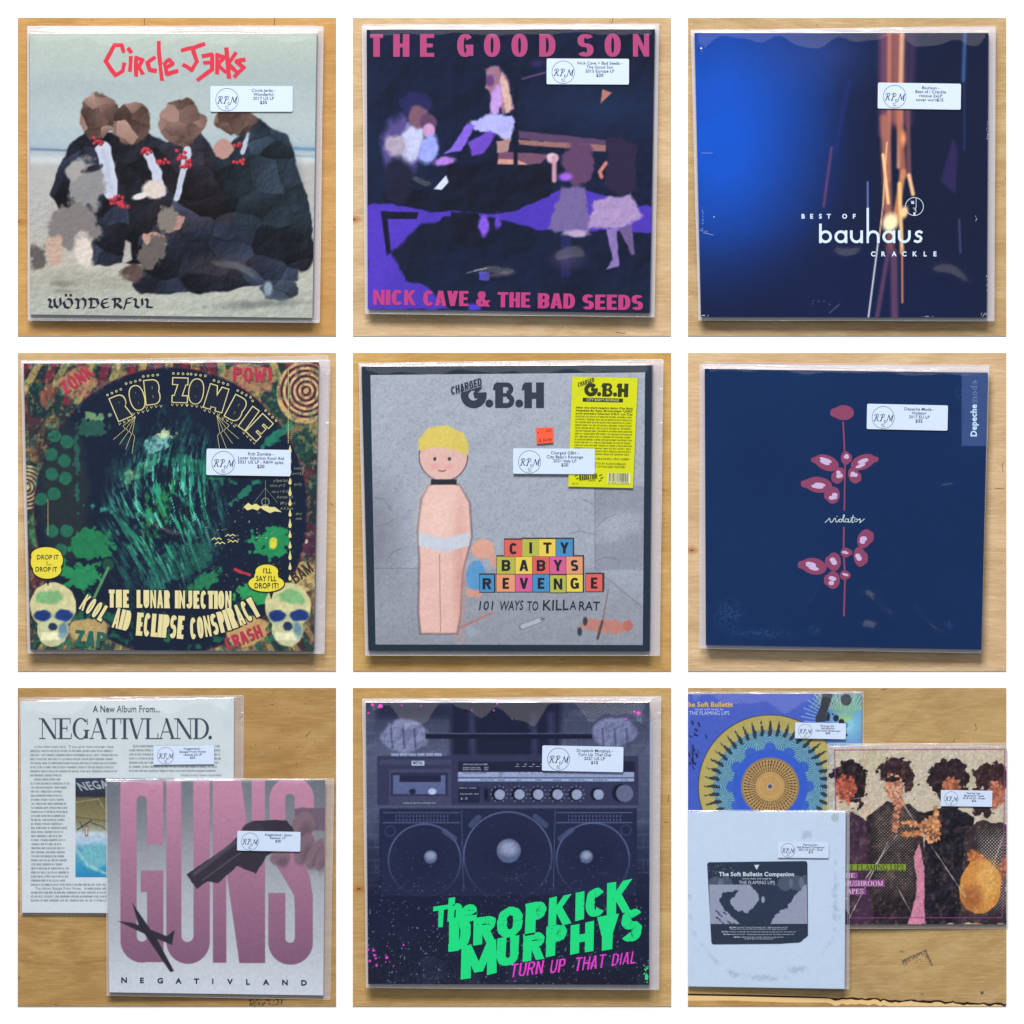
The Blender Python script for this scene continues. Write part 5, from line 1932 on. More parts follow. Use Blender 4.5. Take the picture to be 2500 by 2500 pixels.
# ================================================================== panel 7
ja = [(45, 105), (1290, 85), (1285, 1338), (55, 1333)]
sa = [(38, 82), (1345, 68), (1340, 1350), (45, 1348)]
A = Album(7, ja, sa, "white text covered record sleeve with serif headline, partly under the pink lettered one",
          th=.0030, edge=(212, 220, 222), wave=(60, 24, 0), seed=14, group="flat single records on the lower left panel", name="record_album")
c = Can(ja, 180)
c.fill((202, 211, 217))
c.mix(np.clip((c.Y - 300) / 900, 0, 1) * .7, (208, 217, 224))
c.mott(.02, 60, 3)
c.build(7, "cover_picture", A.lev(1), A.jacket, A.root)
pq = [(366, 548), (940, 548), (940, 1126), (366, 1126)]
c = Can(pq, 120)
c.vgrad([(548, (48, 58, 80)), (655, (40, 46, 62)), (665, (106, 98, 74)), (780, (132, 122, 84)), (800, (128, 122, 92)), (850, (150, 156, 136)), (870, (186, 200, 214)),
         (930, (160, 192, 216)), (960, (96, 160, 186)), (1060, (56, 148, 186)), (1126, (40, 134, 184))])
c.ell(480, 1000, 90, 70, (112, 178, 190), soft=30, rough=24)
c.line([(370, 960), (440, 1060), (560, 1110)], 14, (150, 196, 200), soft=14, rough=8)
c.line([(366, 690), (500, 670), (540, 740)], 4, (170, 158, 110)); c.line([(366, 775), (556, 800)], 4, (60, 66, 80))
c.line([(376, 850), (460, 795)], 6, (30, 34, 46)); c.line([(390, 800), (410, 840)], 5, (40, 44, 56)); c.line([(460, 810), (520, 830), (556, 860)], 5, (60, 58, 50))
c.rect(422, 825, 440, 888, (150, 84, 92), soft=4); c.rect(427, 835, 435, 880, (206, 200, 206), soft=4)
c.mott(.12, 14, 5)
c.build(7, "inset_picture", A.lev(2), A.jacket, A.root)
tx = (58, 70, 84)
F = Flat(7)
serif(F, "NEGATIVLAND.", 158, 320, 120, track=-.035, fit=1000, tk=.15, tn=.04)
F.cut()
F.text("A New Album From...", 468, 164, 38, fit=392, off=.008)
A.put(F, tx, 3)
F = Flat(7)
rr = random.Random(9)
F.text("It has often been said:", 126, 371, 13.5, fit=185, off=-.01)
F.text('"If you give them enough rope,', 322, 371, 13.5, fit=270, off=-.01)
ye = [617, 587, 606, 592, 612, 286]
F.greek(103, 586, 395, 9.5, rr)
for i in range(6):
    F.greek(103, ye[i], 419 + i * 23.6, 9.5, rr)
wl = [(126, 290), (105, 330), (105, 314), (105, 297), (105, 304), (107, 298), (107, 312), (107, 320), (107, 322), (107, 304), (107, 313), (107, 300), (107, 321), (107, 298),
      (107, 294), (107, 312), (107, 293), (107, 300), (107, 303), (107, 302), (107, 324), (107, 290), (107, 330), (107, 332), (107, 327), (107, 308)]
for i, (xa, xb) in enumerate(wl):
    F.greek(xa, xb, 561 + i * 23.55, 9.5, rr)
F.greek(107, 552, 1174, 9.5, rr)
F.text("This album, Escape From Noise,", 130, 1197, 13.5, fit=272, off=-.01)
for k in range(3):
    F.greek(107, 552, 1220 + k * 23, 9.5, rr)
F.greek(415, 552, 1197, 9.5, rr)
for i in range(7):
    F.greek(702 if i == 0 else 680, 1212 if i < 5 else 1190, 367 + i * 24, 9.5, rr)
F.text("Hotel area) have recorded", 980, 537, 13.5, fit=236, off=-.01)
F.text("Escape From Noise onto", 980, 562, 13.5, fit=216, off=-.01, shear=.2)
A.put(F, (100, 110, 120), 3, name="printed_text")
F = Flat(7)
F.text("NEGAT", 396, 622, 46, rot=-6, off=.05, shear=-.5, sx=.9)
A.put(F, (150, 158, 170), 4, name="cover_lettering")
A.sticker((820, 360), (1174, 357), ["Negativland -", "Escape From Noise", "reissue US LP"], "$25")

jb = [(553, 568), (1822, 558), (1810, 1815), (565, 1795)]
sb_ = [(545, 549), (1872, 552), (1850, 1840), (550, 1815)]
zb = lambda x, y: ZT + np.clip((3605 - x - y) / 1002.0 * .0042, 0, .012)
A = Album(7, jb, sb_, "silver grey record sleeve with towering pink letters, over the white text covered one",
          zb=zb, th=.0030, edge=(196, 200, 210), wave=(16, 8, 0), seed=15, group="flat single records on the lower left panel", name="record_album")
c = Can(jb, 330)
c.vgrad([(558, (104, 110, 122)), (800, (122, 126, 134)), (1000, (148, 152, 162)), (1250, (172, 178, 188)), (1500, (182, 188, 198)), (1700, (200, 206, 216)), (1815, (206, 212, 224))])
c.mix(np.clip(1 - np.abs(c.X - 1180) / 700, 0, 1) * .12, (220, 224, 232))
gr = np.clip((c.Y - 560) / 1060, 0, 1)[..., None]
PC = np.array((194, 138, 166)) * (1 - gr) + np.array((132, 92, 120)) * gr


def cap(x0, x1, y0, y1, r, top=True, bot=True):
    """tall round-ended slab as a distance field"""
    cx = (x0 + x1) / 2
    hw = (x1 - x0) / 2
    ya, yb = (y0 + r if top else y0 - 999), (y1 - r if bot else y1 + 999)
    dy = np.maximum(np.maximum(ya - c.Y, c.Y - yb), 0) / r * hw
    d = np.hypot(c.X - cx, dy) - hw
    if not top:
        d = np.maximum(d, y0 - c.Y)
    if not bot:
        d = np.maximum(d, c.Y - y1)
    return d


def box(x0, y0, x1, y1):
    return np.maximum(np.maximum(x0 - c.X, c.X - x1), np.maximum(y0 - c.Y, c.Y - y1))


mx, mn = np.maximum, np.minimum
G1 = mx(cap(630, 880, 470, 1622, 130), -cap(725, 785, 650, 1500, 30))
G1 = mx(G1, -box(785, 935, 890, 1085))
G1 = mn(G1, mx(box(748, 1085, 880, 1620), -cap(725, 785, 650, 1500, 30)) * 1.0)
G1 = mn(G1, box(748, 1085, 860, 1212))
G1 = mn(G1, box(832, 1085, 880, 1616))
U_ = mx(cap(897, 1150, 500, 1630, 130, top=False), -cap(985, 1055, 400, 1502, 35, top=False))
N_ = mn(box(1168, 500, 1246, 1624), box(1395, 500, 1472, 1626))
N_ = mn(N_, c.sd([(1168, 540), (1330, 540), (1472, 1626), (1322, 1626)]))
S_ = mx(cap(1498, 1757, 540, 1700, 130, bot=False), -cap(1590, 1645, 640, 1100, 26, bot=False))
S_ = mx(S_, c.Y - 900)
S2 = mx(cap(1490, 1750, 300, 1636, 130, top=False), -cap(1590, 1645, 300, 1508, 27, top=False))
S2 = mx(S2, 1217 - c.Y)
S_ = mx(S_, -box(1645, 880, 1800, 1100))
S_ = mn(mn(S_, S2), c.sd([(1498, 850), (1590, 850), (1640, 960), (1730, 1110), (1750, 1240), (1750, 1320), (1645, 1320), (1640, 1230), (1540, 1060), (1500, 960)]))
GM = mn(mn(G1, U_), mn(N_, S_))
m_ = np.clip(.5 - GM / 5, 0, 1)[..., None]
c.C = c.C * (1 - m_) + PC * m_
# dark slanted plain forms and mauve rounded ones
c.poly([(1640, 725), (1822, 715), (1822, 850), (1720, 860), (1650, 830)], (112, 94, 112), soft=8, rough=10)
for (x, y, rx, ry, r) in [(1690, 830, 66, 90, 20), (1700, 960, 52, 96, 22), (1762, 990, 40, 100, 26), (1800, 1020, 30, 74, 20), (1560, 1010, 62, 46, -14)]:
    c.ell(x, y, rx, ry, (128, 104, 116), r, soft=10, rough=6)
    c.ell(x + 16, y + 30, rx * .5, ry * .6, (96, 78, 92), r, soft=30, a=.7)
c.poly([(1014, 1108), (1236, 960), (1330, 870), (1400, 800), (1480, 792), (1600, 792), (1640, 850), (1600, 940), (1480, 1000), (1420, 1105), (1310, 1060), (1200, 1160), (1140, 1150), (1075, 1190)], (52, 46, 60), soft=5, rough=5)
c.line([(1060, 1105), (1300, 920)], 22, (84, 78, 94), soft=14, a=.8)
c.line([(1110, 1140), (1330, 980)], 6, (108, 102, 118), soft=6, a=.7)
c.ell(1400, 870, 70, 66, (62, 54, 66), -30, soft=12)
c.poly([(615, 1380), (700, 1390), (830, 1440), (900, 1468), (945, 1432), (930, 1520), (860, 1490), (760, 1450)], (48, 44, 56), soft=5)
c.poly([(698, 1272), (730, 1320), (840, 1480), (942, 1672), (920, 1678), (780, 1470), (735, 1400)], (44, 40, 52), soft=5)
c.mott(.05, 14, 4)
c.build(7, "cover_picture", A.lev(1), A.jacket, A.root)
F = Flat(7)
for ch, x in zip("NEGATIVLAND", (651, 755, 861, 968, 1072, 1167, 1267, 1372, 1477, 1587, 1698)):
    F.letter(ch, x, 1724 + (x - 651) * .016, 29, 0, .05, 1.1 if ch != 'I' else 1)
A.put(F, (36, 42, 62), 3)
A.sticker((1311, 854), (1679, 861), ["Negativland - Guns", "Reissue 12\""], "$20")

# ================================================================== panel 8
jq = [(103, 108), (1755, 108), (1752, 1750), (117, 1745)]
sq = [(82, 90), (1820, 75), (1810, 1780), (105, 1768)]
pile(8, jq, sq, [
    ("lowest record of the pile under the slate blue stereo album with bright green lettering",
     [(8, 12), (-4, 10), (-6, -12), (4, -12)], [(8, 8), (-10, 6), (-10, -8), (4, -8)], (44, 46, 56)),
    ("second record down in the green lettered album's pile, white jacket edge showing right",
     [(4, 4), (12, 110), (6, -6), (2, -4)], [(2, -3), (2, -4), (-4, -4), (0, -3)], (176, 190, 216))], 81)
A = Album(8, jq, sq, "slate blue record album showing a stereo, with bright green slanted lettering",
          zb=PZ(2), edge=(34, 40, 66), wave=(66, 58, 0), seed=8, group="albums in clear sleeves lying on wooden panels")
c = A.picture(n=340)
c.vgrad([(100, (60, 66, 88)), (400, (86, 92, 118)), (700, (78, 84, 110)), (1000, (48, 56, 82)), (1300, (30, 36, 60)), (1750, (30, 33, 54))])
for r_ in range(14):
    y = 210 + r_ * 74
    c.line([(100, y), (1760, y)], 7, (104, 112, 146), soft=8, a=.35)
    for x in range(100 + (r_ % 2) * 60, 1760, 130):
        c.line([(x, y), (x, y + 74)], 6, (104, 112, 146), soft=8, a=.3)
c.mix(np.clip((c.n(120, 90, 3) - .5) * 2, 0, 1) * .4, (120, 128, 164))
c.poly([(600, 100), (1240, 100), (1230, 420), (600, 420)], (34, 38, 64), soft=40)
for x in (720, 1080, 1180):
    c.line([(x, 180), (x + 6, 400)], 36, (78, 82, 116), soft=30, a=.6, rough=10)
c.poly([(170, 108), (600, 108), (600, 200), (170, 200)], (40, 44, 70), soft=60, a=.8)
c.ell(330, 300, 135, 92, (124, 130, 164), soft=18, rough=14, rs=50)
c.ell(1550, 280, 128, 84, (120, 126, 160), soft=18, rough=14, rs=50)
for x in (250, 320, 385, 1480, 1550, 1620):
    c.line([(x, 260), (x + 8, 370)], 9, (66, 72, 104), soft=10, a=.8)
c.rect(450, 284, 1420, 318, (30, 34, 58), soft=4); c.rect(450, 284, 1420, 291, (84, 90, 120), soft=3)
c.rect(170, 418, 1690, 705, (60, 62, 92), soft=4)
c.rect(184, 722, 1680, 1260, (30, 36, 66), soft=10)
c.mix(np.clip((c.Y - 1050) / 250, 0, 1) * np.clip((1750 - c.Y) / 420, 0, 1), (32, 38, 66))
c.rect(170, 706, 1690, 722, (84, 88, 116), soft=3)
c.rect(640, 450, 1670, 512, (38, 42, 68), soft=3)
c.rect(640, 512, 1664, 542, (150, 164, 200), soft=3); c.rect(640, 548, 1664, 566, (156, 172, 208), soft=3)
c.rect(184, 440, 600, 470, (78, 82, 112), soft=3, a=.7)
c.rect(238, 494, 600, 705, (74, 76, 106), soft=3); c.rect(250, 515, 580, 650, (50, 54, 84), soft=3)
c.rect(262, 530, 566, 640, (96, 106, 146), soft=3); c.rect(300, 530, 540, 570, (40, 44, 72), soft=4)
c.ell(375, 625, 20, 16, (40, 44, 70)); c.ell(490, 625, 24, 18, (178, 190, 220))
c.rect(640, 598, 766, 690, (40, 44, 70), soft=3); c.rect(788, 600, 824, 684, (46, 50, 78), soft=3); c.rect(796, 614, 812, 670, (24, 28, 48), soft=3)
for i in range(6):
    c.rect(252 + i * 50, 402, 296 + i * 50, 418, (150, 158, 190), soft=3)
for x in (880, 995, 1105, 1217, 1328, 1455):
    c.ell(x - 6, 640, 40, 38, (24, 28, 48), soft=4)
    c.ell(x + 3, 642, 30, 30, (150, 160, 190), soft=4, rough=3, rs=10)
c.ell(1592, 634, 56, 54, (30, 32, 54), soft=4); c.ell(1610, 636, 50, 50, (104, 110, 140), soft=4)
ringc = (110, 122, 158)
for (x, y, r) in ((445, 1025, 210), (930, 1000, 256), (1425, 1020, 212)):
    d = np.abs(np.hypot(c.X - x, c.Y - y) - r)
    c.mix(np.clip(.5 - (d - 4) / 5, 0, 1) * .75 * np.clip((1250 - c.Y) / 300, .15, 1), ringc)
    c.mix(np.clip(1 - np.hypot(c.X - x, c.Y - y) / (r * .9), 0, 1) * .5, (18, 24, 50))
for (x, y, r) in ((480, 1006, 38), (935, 970, 70), (1387, 1005, 38)):
    c.ell(x, y, r, r, (90, 100, 132), soft=5)
    c.ell(x, y - r * .2, r * .72, r * .6, (150, 158, 184), soft=r * .5, rough=4)
for (x, y) in ((245, 855), (1618, 850)):
    c.ell(x, y, 32, 32, (60, 68, 104), soft=4); c.ell(x, y, 26, 26, (28, 34, 62), soft=4)
for (x0, y0, x1, y1) in ((760, 775, 715, 820), (1090, 770, 1150, 820), (560, 855, 620, 900), (1300, 850, 1235, 900)):
    c.line([(x0, y0), (x1, y1)], 32, (78, 88, 122), soft=4, a=.7)
c.line([(660, 735), (672, 1200)], 5, (70, 80, 116), soft=4); c.line([(1205, 735), (1195, 1200)], 5, (70, 80, 116), soft=4)
for (xa, xb) in ((205, 648), (1215, 1652)):
    c.line([(xa, 748), (xb, 748)], 6, (104, 116, 152), a=.7); c.line([(xa, 806), (xb, 806)], 6, (104, 116, 152), a=.8)
for x in range(280, 590, 20):
    for y in (768, 790):
        c.ell(x, y, 3, 6, (120, 132, 168), soft=2, a=.8); c.ell(x + 1005, y, 3, 6, (120, 132, 168), soft=2, a=.8)
grille = (np.sin(c.X * 2 * math.pi / 13) * np.sin(c.Y * 2 * math.pi / 13) * .5 + .5) * ((c.Y > 726) & (c.Y < 1230) & (c.X > 190) & (c.X < 1676))
c.mix(grille * .22, (120, 136, 176))
sp = np.clip((c.n(8, 8, 31, 1) - .88) * 12, 0, 1)
c.mix(sp * np.clip((c.Y - 800) / 900, .1, .7), (176, 182, 210))
dust = np.clip((c.Y - 1450) / 320, 0, 1) * np.clip(1.1 - np.abs(c.X - 500) / 700, .3, 1)
c.mix(dust * np.clip((c.n(7, 7, 37, 2) - .4) * 2, 0, 1) * .45, (120, 122, 150))
c.relief(np.clip((c.C.mean(-1) - 80) / 60, 0, 1) * (c.Y < 410), 80, 12, 6)
c.C = np.clip((c.C - 16) * 1.1, 0, 255)
c.mott(.10, 10, 9)
c.build(8, "cover_picture", A.lev(1), A.jacket, A.root)
F = Flat(8)
F.text("METAL", 407, 466, 17, 'c', off=.02, fit=58)
A.put(F, (40, 44, 70), 3, name="stereo_lettering")
F = Flat(8)
F.rect(370, 446, 444, 474)
A.put(F, (176, 186, 214), 2, name="metal_badge")
F = Flat(8)
F.text("AMPLITUDE MODULATION", 668, 471, 8); F.text("AM", 792, 471, 8)
F.text("SHORT WAVE ONE", 668, 490, 8); F.text("SW1", 792, 490, 9); F.text("SHORT WAVE TWO", 668, 501, 8); F.text("SW2", 792, 501, 8)
F.text("TAPE COUNTER   RESET", 650, 643, 7); F.text("6 - 0", 656, 672, 14); F.text("POWER ON    FM STEREO", 646, 608, 6)
F.text("HYDRAULIC EJECT/FULL AUTOMATIC STOP", 322, 696, 8, fit=188)
for k in range(6):
    F.text(["531", "600", "800", "1000", "1200", "1600"][k], 980 + k * 46, 470, 7)
    F.rect(972 + k * 40, 478, 996 + k * 40, 480)
for x in (880, 995, 1105, 1217, 1328):
    for a in range(-60, 241, 30):
        q = math.radians(a + 180)
        F.line([(x + 44 * math.cos(q), 640 + 42 * math.sin(q)), (x + 53 * math.cos(q), 640 + 51 * math.sin(q))], 1.8)
A.put(F, (178, 188, 216), 2, name="stereo_lettering")
F = Flat(8)
for s, x in (("TAPE SELECTOR", 768), ("VOLUME", 868), ("BASS", 984), ("TREBLE", 1090), ("BALANCE", 1194), ("STEREO CONTROL", 1286), ("BAND SELECTOR", 1424), ("TUNING", 1588)):
    F.text(s, x, 561, 7.5)
F.text("FREQUENCY MODULATION", 668, 520, 7); F.text("FM", 792, 520, 8)
F.text("megahertz", 876, 518, 6); F.text("channel", 876, 528, 6); F.text("linear", 876, 537, 6)
for k in range(60):
    F.rect(990 + k * 11, 524, 991.6 + k * 11, 530 + (k % 5 == 0) * 5)
for k in range(11):
    F.text(str(88 + 2 * k), 992 + k * 38, 519, 6.5)
A.put(F, (48, 54, 82), 2, name="stereo_lettering")
F = Flat(8)
rr = random.Random(2)
F.boldletter("T", 540, 1352, 122, 96, t=.26, n=.2, rot=-10, shear=.22, rough=rr)
F.letter("h", 624, 1308, 112, -8, .10, 1.0, .2)
F.letter("e", 706, 1312, 112, -6, .10, 1.05, .15)
F.cut()
for ch, x, y, h, w in (("D", 650, 1452, 178, 120), ("R", 795, 1432, 150, 120), ("O", 942, 1385, 160, 138), ("P", 1092, 1362, 172, 112), ("K", 1232, 1318, 160, 124), ("I", 1350, 1292, 152, 42), ("C", 1440, 1272, 152, 108), ("K", 1578, 1244, 178, 134)):
    F.boldletter(ch, x, y, h * 1.06, w * 1.08, t=.33, n=.27, rot=-10, shear=.2, rough=rr)
F.cut()
for ch, x, y, h, w in (("M", 762, 1602, 180, 196), ("U", 930, 1554, 156, 120), ("R", 1080, 1526, 150, 116), ("P", 1212, 1490, 162, 112), ("H", 1362, 1478, 160, 128), ("Y", 1510, 1446, 190, 120), ("S", 1650, 1404, 172, 112)):
    F.boldletter(ch, x, y, h * 1.06, w * 1.08, t=.32, n=.26, rot=-10, shear=.2, rough=rr)
A.put(F, (10, 222, 130), 4)
F = Flat(8)
rr = random.Random(3)
for _ in range(90):
    x = rr.uniform(540, 1690)
    y = 1430 + rr.uniform(-150, 170) - (x - 900) * .2
    q = rr.uniform(2, 6)
    F.poly([(x, y), (x + q * 1.6, y - q), (x + q * 1.1, y - q * .2), (x + q * .3, y + q * .5)])
A.put(F, (30, 70, 80), 5, name="lettering_wear")
F = Flat(8)
for (s, x, y, h, w_) in (("TURN", 940, 1708, 76, 190), ("UP", 1172, 1684, 76, 86), ("THAT", 1316, 1670, 76, 176), ("DIAL", 1532, 1640, 68, 140)):
    F.cut()
    F.bold(s, x, y, h, t=.13, n=.11, w=.52, track=.12, fit=w_, rot=-7, shear=.3, rough=rr)
for _ in range(10):
    x = 1190 + rr.uniform(-1080, -960); y = 1570 + rr.uniform(-50, 70)
    F.disc(x, y, rr.uniform(2, 9), n=7)
for (x, y, r) in ((190, 130, 14), (143, 120, 9), (118, 170, 6), (1690, 168, 13), (1668, 160, 8), (1617, 203, 8), (425, 126, 4), (848, 152, 5), (1610, 108, 7), (868, 112, 6), (312, 122, 4), (955, 204, 3), (720, 152, 4), (322, 1519, 6), (155, 1577, 9), (225, 1592, 9), (265, 1640, 5)):
    F.poly([(x + r * math.cos(k) * rr.uniform(.6, 1.3), y + r * math.sin(k) * rr.uniform(.6, 1.3)) for k in np.linspace(0, 5.6, 8)])
A.put(F, (232, 62, 208), 4)
F = Flat(8)
for _ in range(22):
    F.disc(1735 + rr.uniform(-16, 12), 1700 + rr.uniform(-70, 45), rr.uniform(1.5, 5), n=7)
F.poly([(1728, 1700), (1738, 1682), (1748, 1700), (1744, 1722), (1728, 1720)])
A.put(F, (60, 214, 130), 4, name="paint_flecks")
A.sticker((1131, 356), (1603, 365), ["Dropkick Murphys -", "Turn Up That Dial", "2021 US LP"], "$10")

# ================================================================== panel 9
ja = [(24, 60), (1035, 55), (1035, 1000), (24, 1000)]
sa = [(24, 48), (1047, 45), (1047, 1004), (24, 1004)]
GR9 = "flat single records on the lower right panel"
A = Album(9, ja, sa, "blue sleeve with a die-cut hole showing a gold picture disc, tucked behind two others",
          th=.0028, edge=(64, 84, 176), wave=(60, 34, 0), seed=19, group=GR9, name="record_album", cut=("left", "bottom"))
c = Can(ja, 300)
c.fill((66, 92, 190))
c.mix(np.clip((520 - c.Y) / 480, 0, 1) * .4, (92, 104, 190))
c.ell(1000, 200, 120, 160, (86, 160, 200), soft=160, a=.8)
rr = random.Random(12)
for k in range(64):
    a = k * 2 * math.pi / 64
    r0, r1 = 20, 262 if not (k % 2) else 240
    col = (150, 206, 226) if math.sin(a) > -.75 else (168, 208, 130)
    c.line([(940 + r0 * math.cos(a), 240 + r0 * math.sin(a)), (940 + r1 * math.cos(a), 240 + r1 * math.sin(a))], 4, col, a=.9)
for k in range(14):
    c.line([(760 + k * 24, 55), (820 + k * 16, 150)], 4, (170, 208, 110), a=.9)
    c.line([(800 + k * 24, 55), (740 + k * 24, 140)], 4, (170, 208, 110), a=.7)
c.poly([(808, 55), (870, 55), (830, 180), (850, 215), (770, 225), (765, 200), (795, 130)], (56, 60, 70), soft=4)
for (x, y, rx, ry) in ((945, 92, 32, 34), (886, 200, 17, 20), (918, 222, 17, 18), (842, 190, 10, 26), (948, 298, 7, 7), (868, 176, 6, 6)):
    c.ell(x, y, rx, ry, (36, 44, 58), soft=4)
for _ in range(46):
    x, y = rr.uniform(28, 100 + rr.random() * 40), rr.uniform(215, 720)
    if math.hypot(x - 455, y - 600) > 420:
        c.line([(x, y), (x + rr.uniform(3, 16), y + rr.uniform(3, 22))], rr.uniform(4, 12), (28, 38, 72), soft=4)
# the picture disc in the hole
CX, CY = 502, 598
Rd = np.hypot(c.X - CX, c.Y - CY)
th_ = np.arctan2(c.Y - CY, c.X - CX)


def annulus(r0, r1, col, a=1.0, extra=1.0, soft=4):
    m = np.clip(.5 - (Rd - r1) / soft, 0, 1) * np.clip(.5 + (Rd - r0) / soft, 0, 1) * a * extra
    c.mix(m, col)


annulus(0, 420, (58, 62, 74))
annulus(0, 415, (170, 160, 96))
annulus(380, 412, (176, 156, 84), .6)
ray = (np.cos(th_ * 180) > .2) * 1.0
annulus(318, 412, (196, 184, 110), .5, ray)
# scallops of fan rays
for k in range(12):
    a0 = k * math.pi / 6 + .26
    fx, fy = CX + 310 * math.cos(a0), CY + 310 * math.sin(a0)
    d = np.hypot(c.X - fx, c.Y - fy)
    an = np.arctan2(c.Y - fy, c.X - fx)
    m = np.clip(.5 - (d - 96) / 4, 0, 1) * (Rd < 330)
    c.mix(m * .9, (56, 106, 168))
    c.mix(m * (np.cos(an * 36) > .1) * .75, (140, 196, 190))
m = np.clip(.5 - (Rd - 220) / 4, 0, 1)
c.mix(m, (52, 92, 196))
for k in range(12):
    a0 = k * math.pi / 6 + .52
    c.mix(np.clip(.5 - (np.hypot(c.X - (CX + 222 * math.cos(a0)), c.Y - (CY + 222 * math.sin(a0))) - 34) / 8, 0, 1) * .9, (52, 92, 196))
annulus(0, 168, (188, 150, 92))
annulus(160, 164, (70, 62, 54), .8)
for j, (ra, rb) in enumerate(((138, 154), (118, 134), (100, 114), (86, 97))):
    annulus(ra, rb, (58, 56, 58), .85, (np.cos(th_ * 50 + j * .8) > .0) * 1.0)
annulus(62, 65, (206, 176, 120), .8)
annulus(0, 17, (206, 190, 160))
annulus(0, 13, (60, 82, 130))
for k in range(44):
    a0 = k * 2 * math.pi / 44
    for (r_, s1, s2, w) in ((345, 20, 7, 0), (318, 26, 11, 0), (372, 12, 4, 0)):
        px, py = CX + r_ * math.cos(a0), CY + r_ * math.sin(a0)
        c.ell(px, py, s1, s2, (50, 56, 66), math.degrees(a0) + 14, soft=3, rough=4, rs=10, seed=k)
c.mott(.05, 20, 3)
c.build(9, "cover_picture", A.lev(1), A.jacket, A.root)
F = Flat(9)
F.text("he Soft Bulletin", 26, 134, 28, off=.05, fit=260)
A.put(F, (216, 176, 92), 3)
F = Flat(9)
F.text("music and songs by", 64, 153, 12, fit=166, off=-.005)
F.text("THE FLAMING LIPS", 30, 181, 22, fit=236, off=-.012)
A.put(F, (206, 220, 246), 3)
A.sticker((648, 224), (944, 230), ["Flaming Lips -", "Soft Bulletin", "2024 2xLP (Zoetrope)"], "$40")

jb = [(842, 368), (1879.4, 362), (1879.4, 1400), (842, 1400)]
sb_ = [(836, 348), (1879.4, 346), (1879.4, 1424), (836, 1424)]
zb9 = lambda x, y: ZT + np.clip((1900 - x) / 850.0 * .0034, 0, .004)
A = Album(9, jb, sb_, "record sleeve with purple framed cream and dark picture, right of the white one",
          zb=zb9, th=.0028, edge=(196, 196, 190), wave=(10, 6, 0), seed=20, group=GR9, name="record_album", cut=("right",))
c = Can(jb, 330)
c.fill((196, 186, 168))
c.mix(np.clip(c.n(260, 200, 3) - .3, 0, 1) * 1.2, (210, 196, 172))
c.mix(np.clip((c.n(180, 140, 9) - .5) * 3, 0, 1) * .5, (176, 170, 130))
c.mix(np.clip((c.n(120, 160, 12) - .6) * 4, 0, 1) * .4, (206, 158, 140))
c.rect(842, 362, 876, 1400, (170, 178, 176), soft=8, a=.6)
D1 = (28, 22, 34)
R = dict(soft=6, rough=16, rs=50)
# plain dark masses against the cream ground
c.poly([(842, 760), (960, 740), (1080, 800), (1120, 960), (1120, 1400), (842, 1400)], (62, 40, 62), **R)
c.poly([(1060, 780), (1180, 690), (1320, 700), (1400, 760), (1400, 1220), (1320, 1400), (1100, 1400)], (38, 30, 36), **R)
c.poly([(1400, 760), (1540, 700), (1690, 780), (1640, 1000), (1660, 1400), (1390, 1400)], (24, 20, 32), **R)
c.poly([(1640, 860), (1740, 790), (1880, 820), (1880, 1400), (1600, 1400)], (52, 42, 46), **R)
c.poly([(1370, 930), (1400, 1060), (1400, 1260), (1410, 1400), (1306, 1400), (1360, 1200), (1340, 1000)], (206, 130, 158), soft=6, rough=8)
dots = ((np.cos(c.X * 2 * math.pi / 19) * np.cos(c.Y * 2 * math.pi / 19)) > .55) * 1.0
zone = np.clip(1.0 - np.maximum(np.abs(c.X - 1230) / 150, np.abs(c.Y - 960) / 300), 0, .4) * 2.5
c.mix(dots * zone * .75, (178, 164, 148))
z2 = np.clip(1.0 - np.maximum(np.abs(c.X - 1800) / 110, np.abs(c.Y - 1080) / 280), 0, .4) * 2.5
c.mix(dots * z2 * .85, (210, 204, 196))
for (x, y, rx, ry, r, col) in [(952, 520, 104, 70, 0, (34, 22, 30)), (1010, 600, 50, 110, 0, (36, 24, 32)), (1240, 500, 100, 76, 0, (46, 28, 34)), (1320, 560, 30, 70, 0, (52, 32, 36)),
                               (1540, 540, 122, 104, 0, (40, 26, 34)), (1560, 640, 80, 80, 0, (34, 24, 32)), (1800, 540, 106, 80, 0, (52, 32, 36)), (1740, 680, 60, 110, 0, (46, 28, 34))]:
    c.ell(x, y, rx, ry, col, r, soft=6, rough=34, rs=28, seed=x)
r7 = random.Random(11)
for (x, y, rx, ry, n_, col) in [(940, 610, 60, 84, 70, (192, 96, 76)), (1222, 600, 52, 84, 60, (214, 150, 122)), (1252, 700, 30, 50, 26, (196, 130, 104)), (1560, 592, 50, 50, 40, (196, 116, 86)),
                                (1820, 640, 50, 80, 60, (204, 120, 94)), (1440, 850, 60, 78, 70, (218, 150, 100)), (1330, 815, 60, 16, 24, (210, 140, 94)), (1330, 872, 60, 16, 24, (206, 134, 90)),
                                (1470, 770, 12, 44, 16, (214, 144, 98)), (1700, 1010, 50, 40, 30, (206, 124, 74)), (1860, 1070, 16, 50, 18, (196, 114, 72)), (1232, 810, 20, 60, 24, (196, 130, 106))]:
    c.ell(x, y, rx * .9, ry * .9, tuple(v * .66 for v in col), soft=16, rough=24, rs=26, seed=y)
    for _ in range(n_):
        a_, q_ = r7.uniform(0, 6.28), r7.random() ** .5
        bx, by = x + rx * q_ * math.cos(a_), y + ry * q_ * math.sin(a_)
        k_ = r7.uniform(.78, 1.14)
        c.ell(bx, by, r7.uniform(8, 13), r7.uniform(5, 9), tuple(min(255, v * k_) for v in col), r7.uniform(0, 180), soft=4)
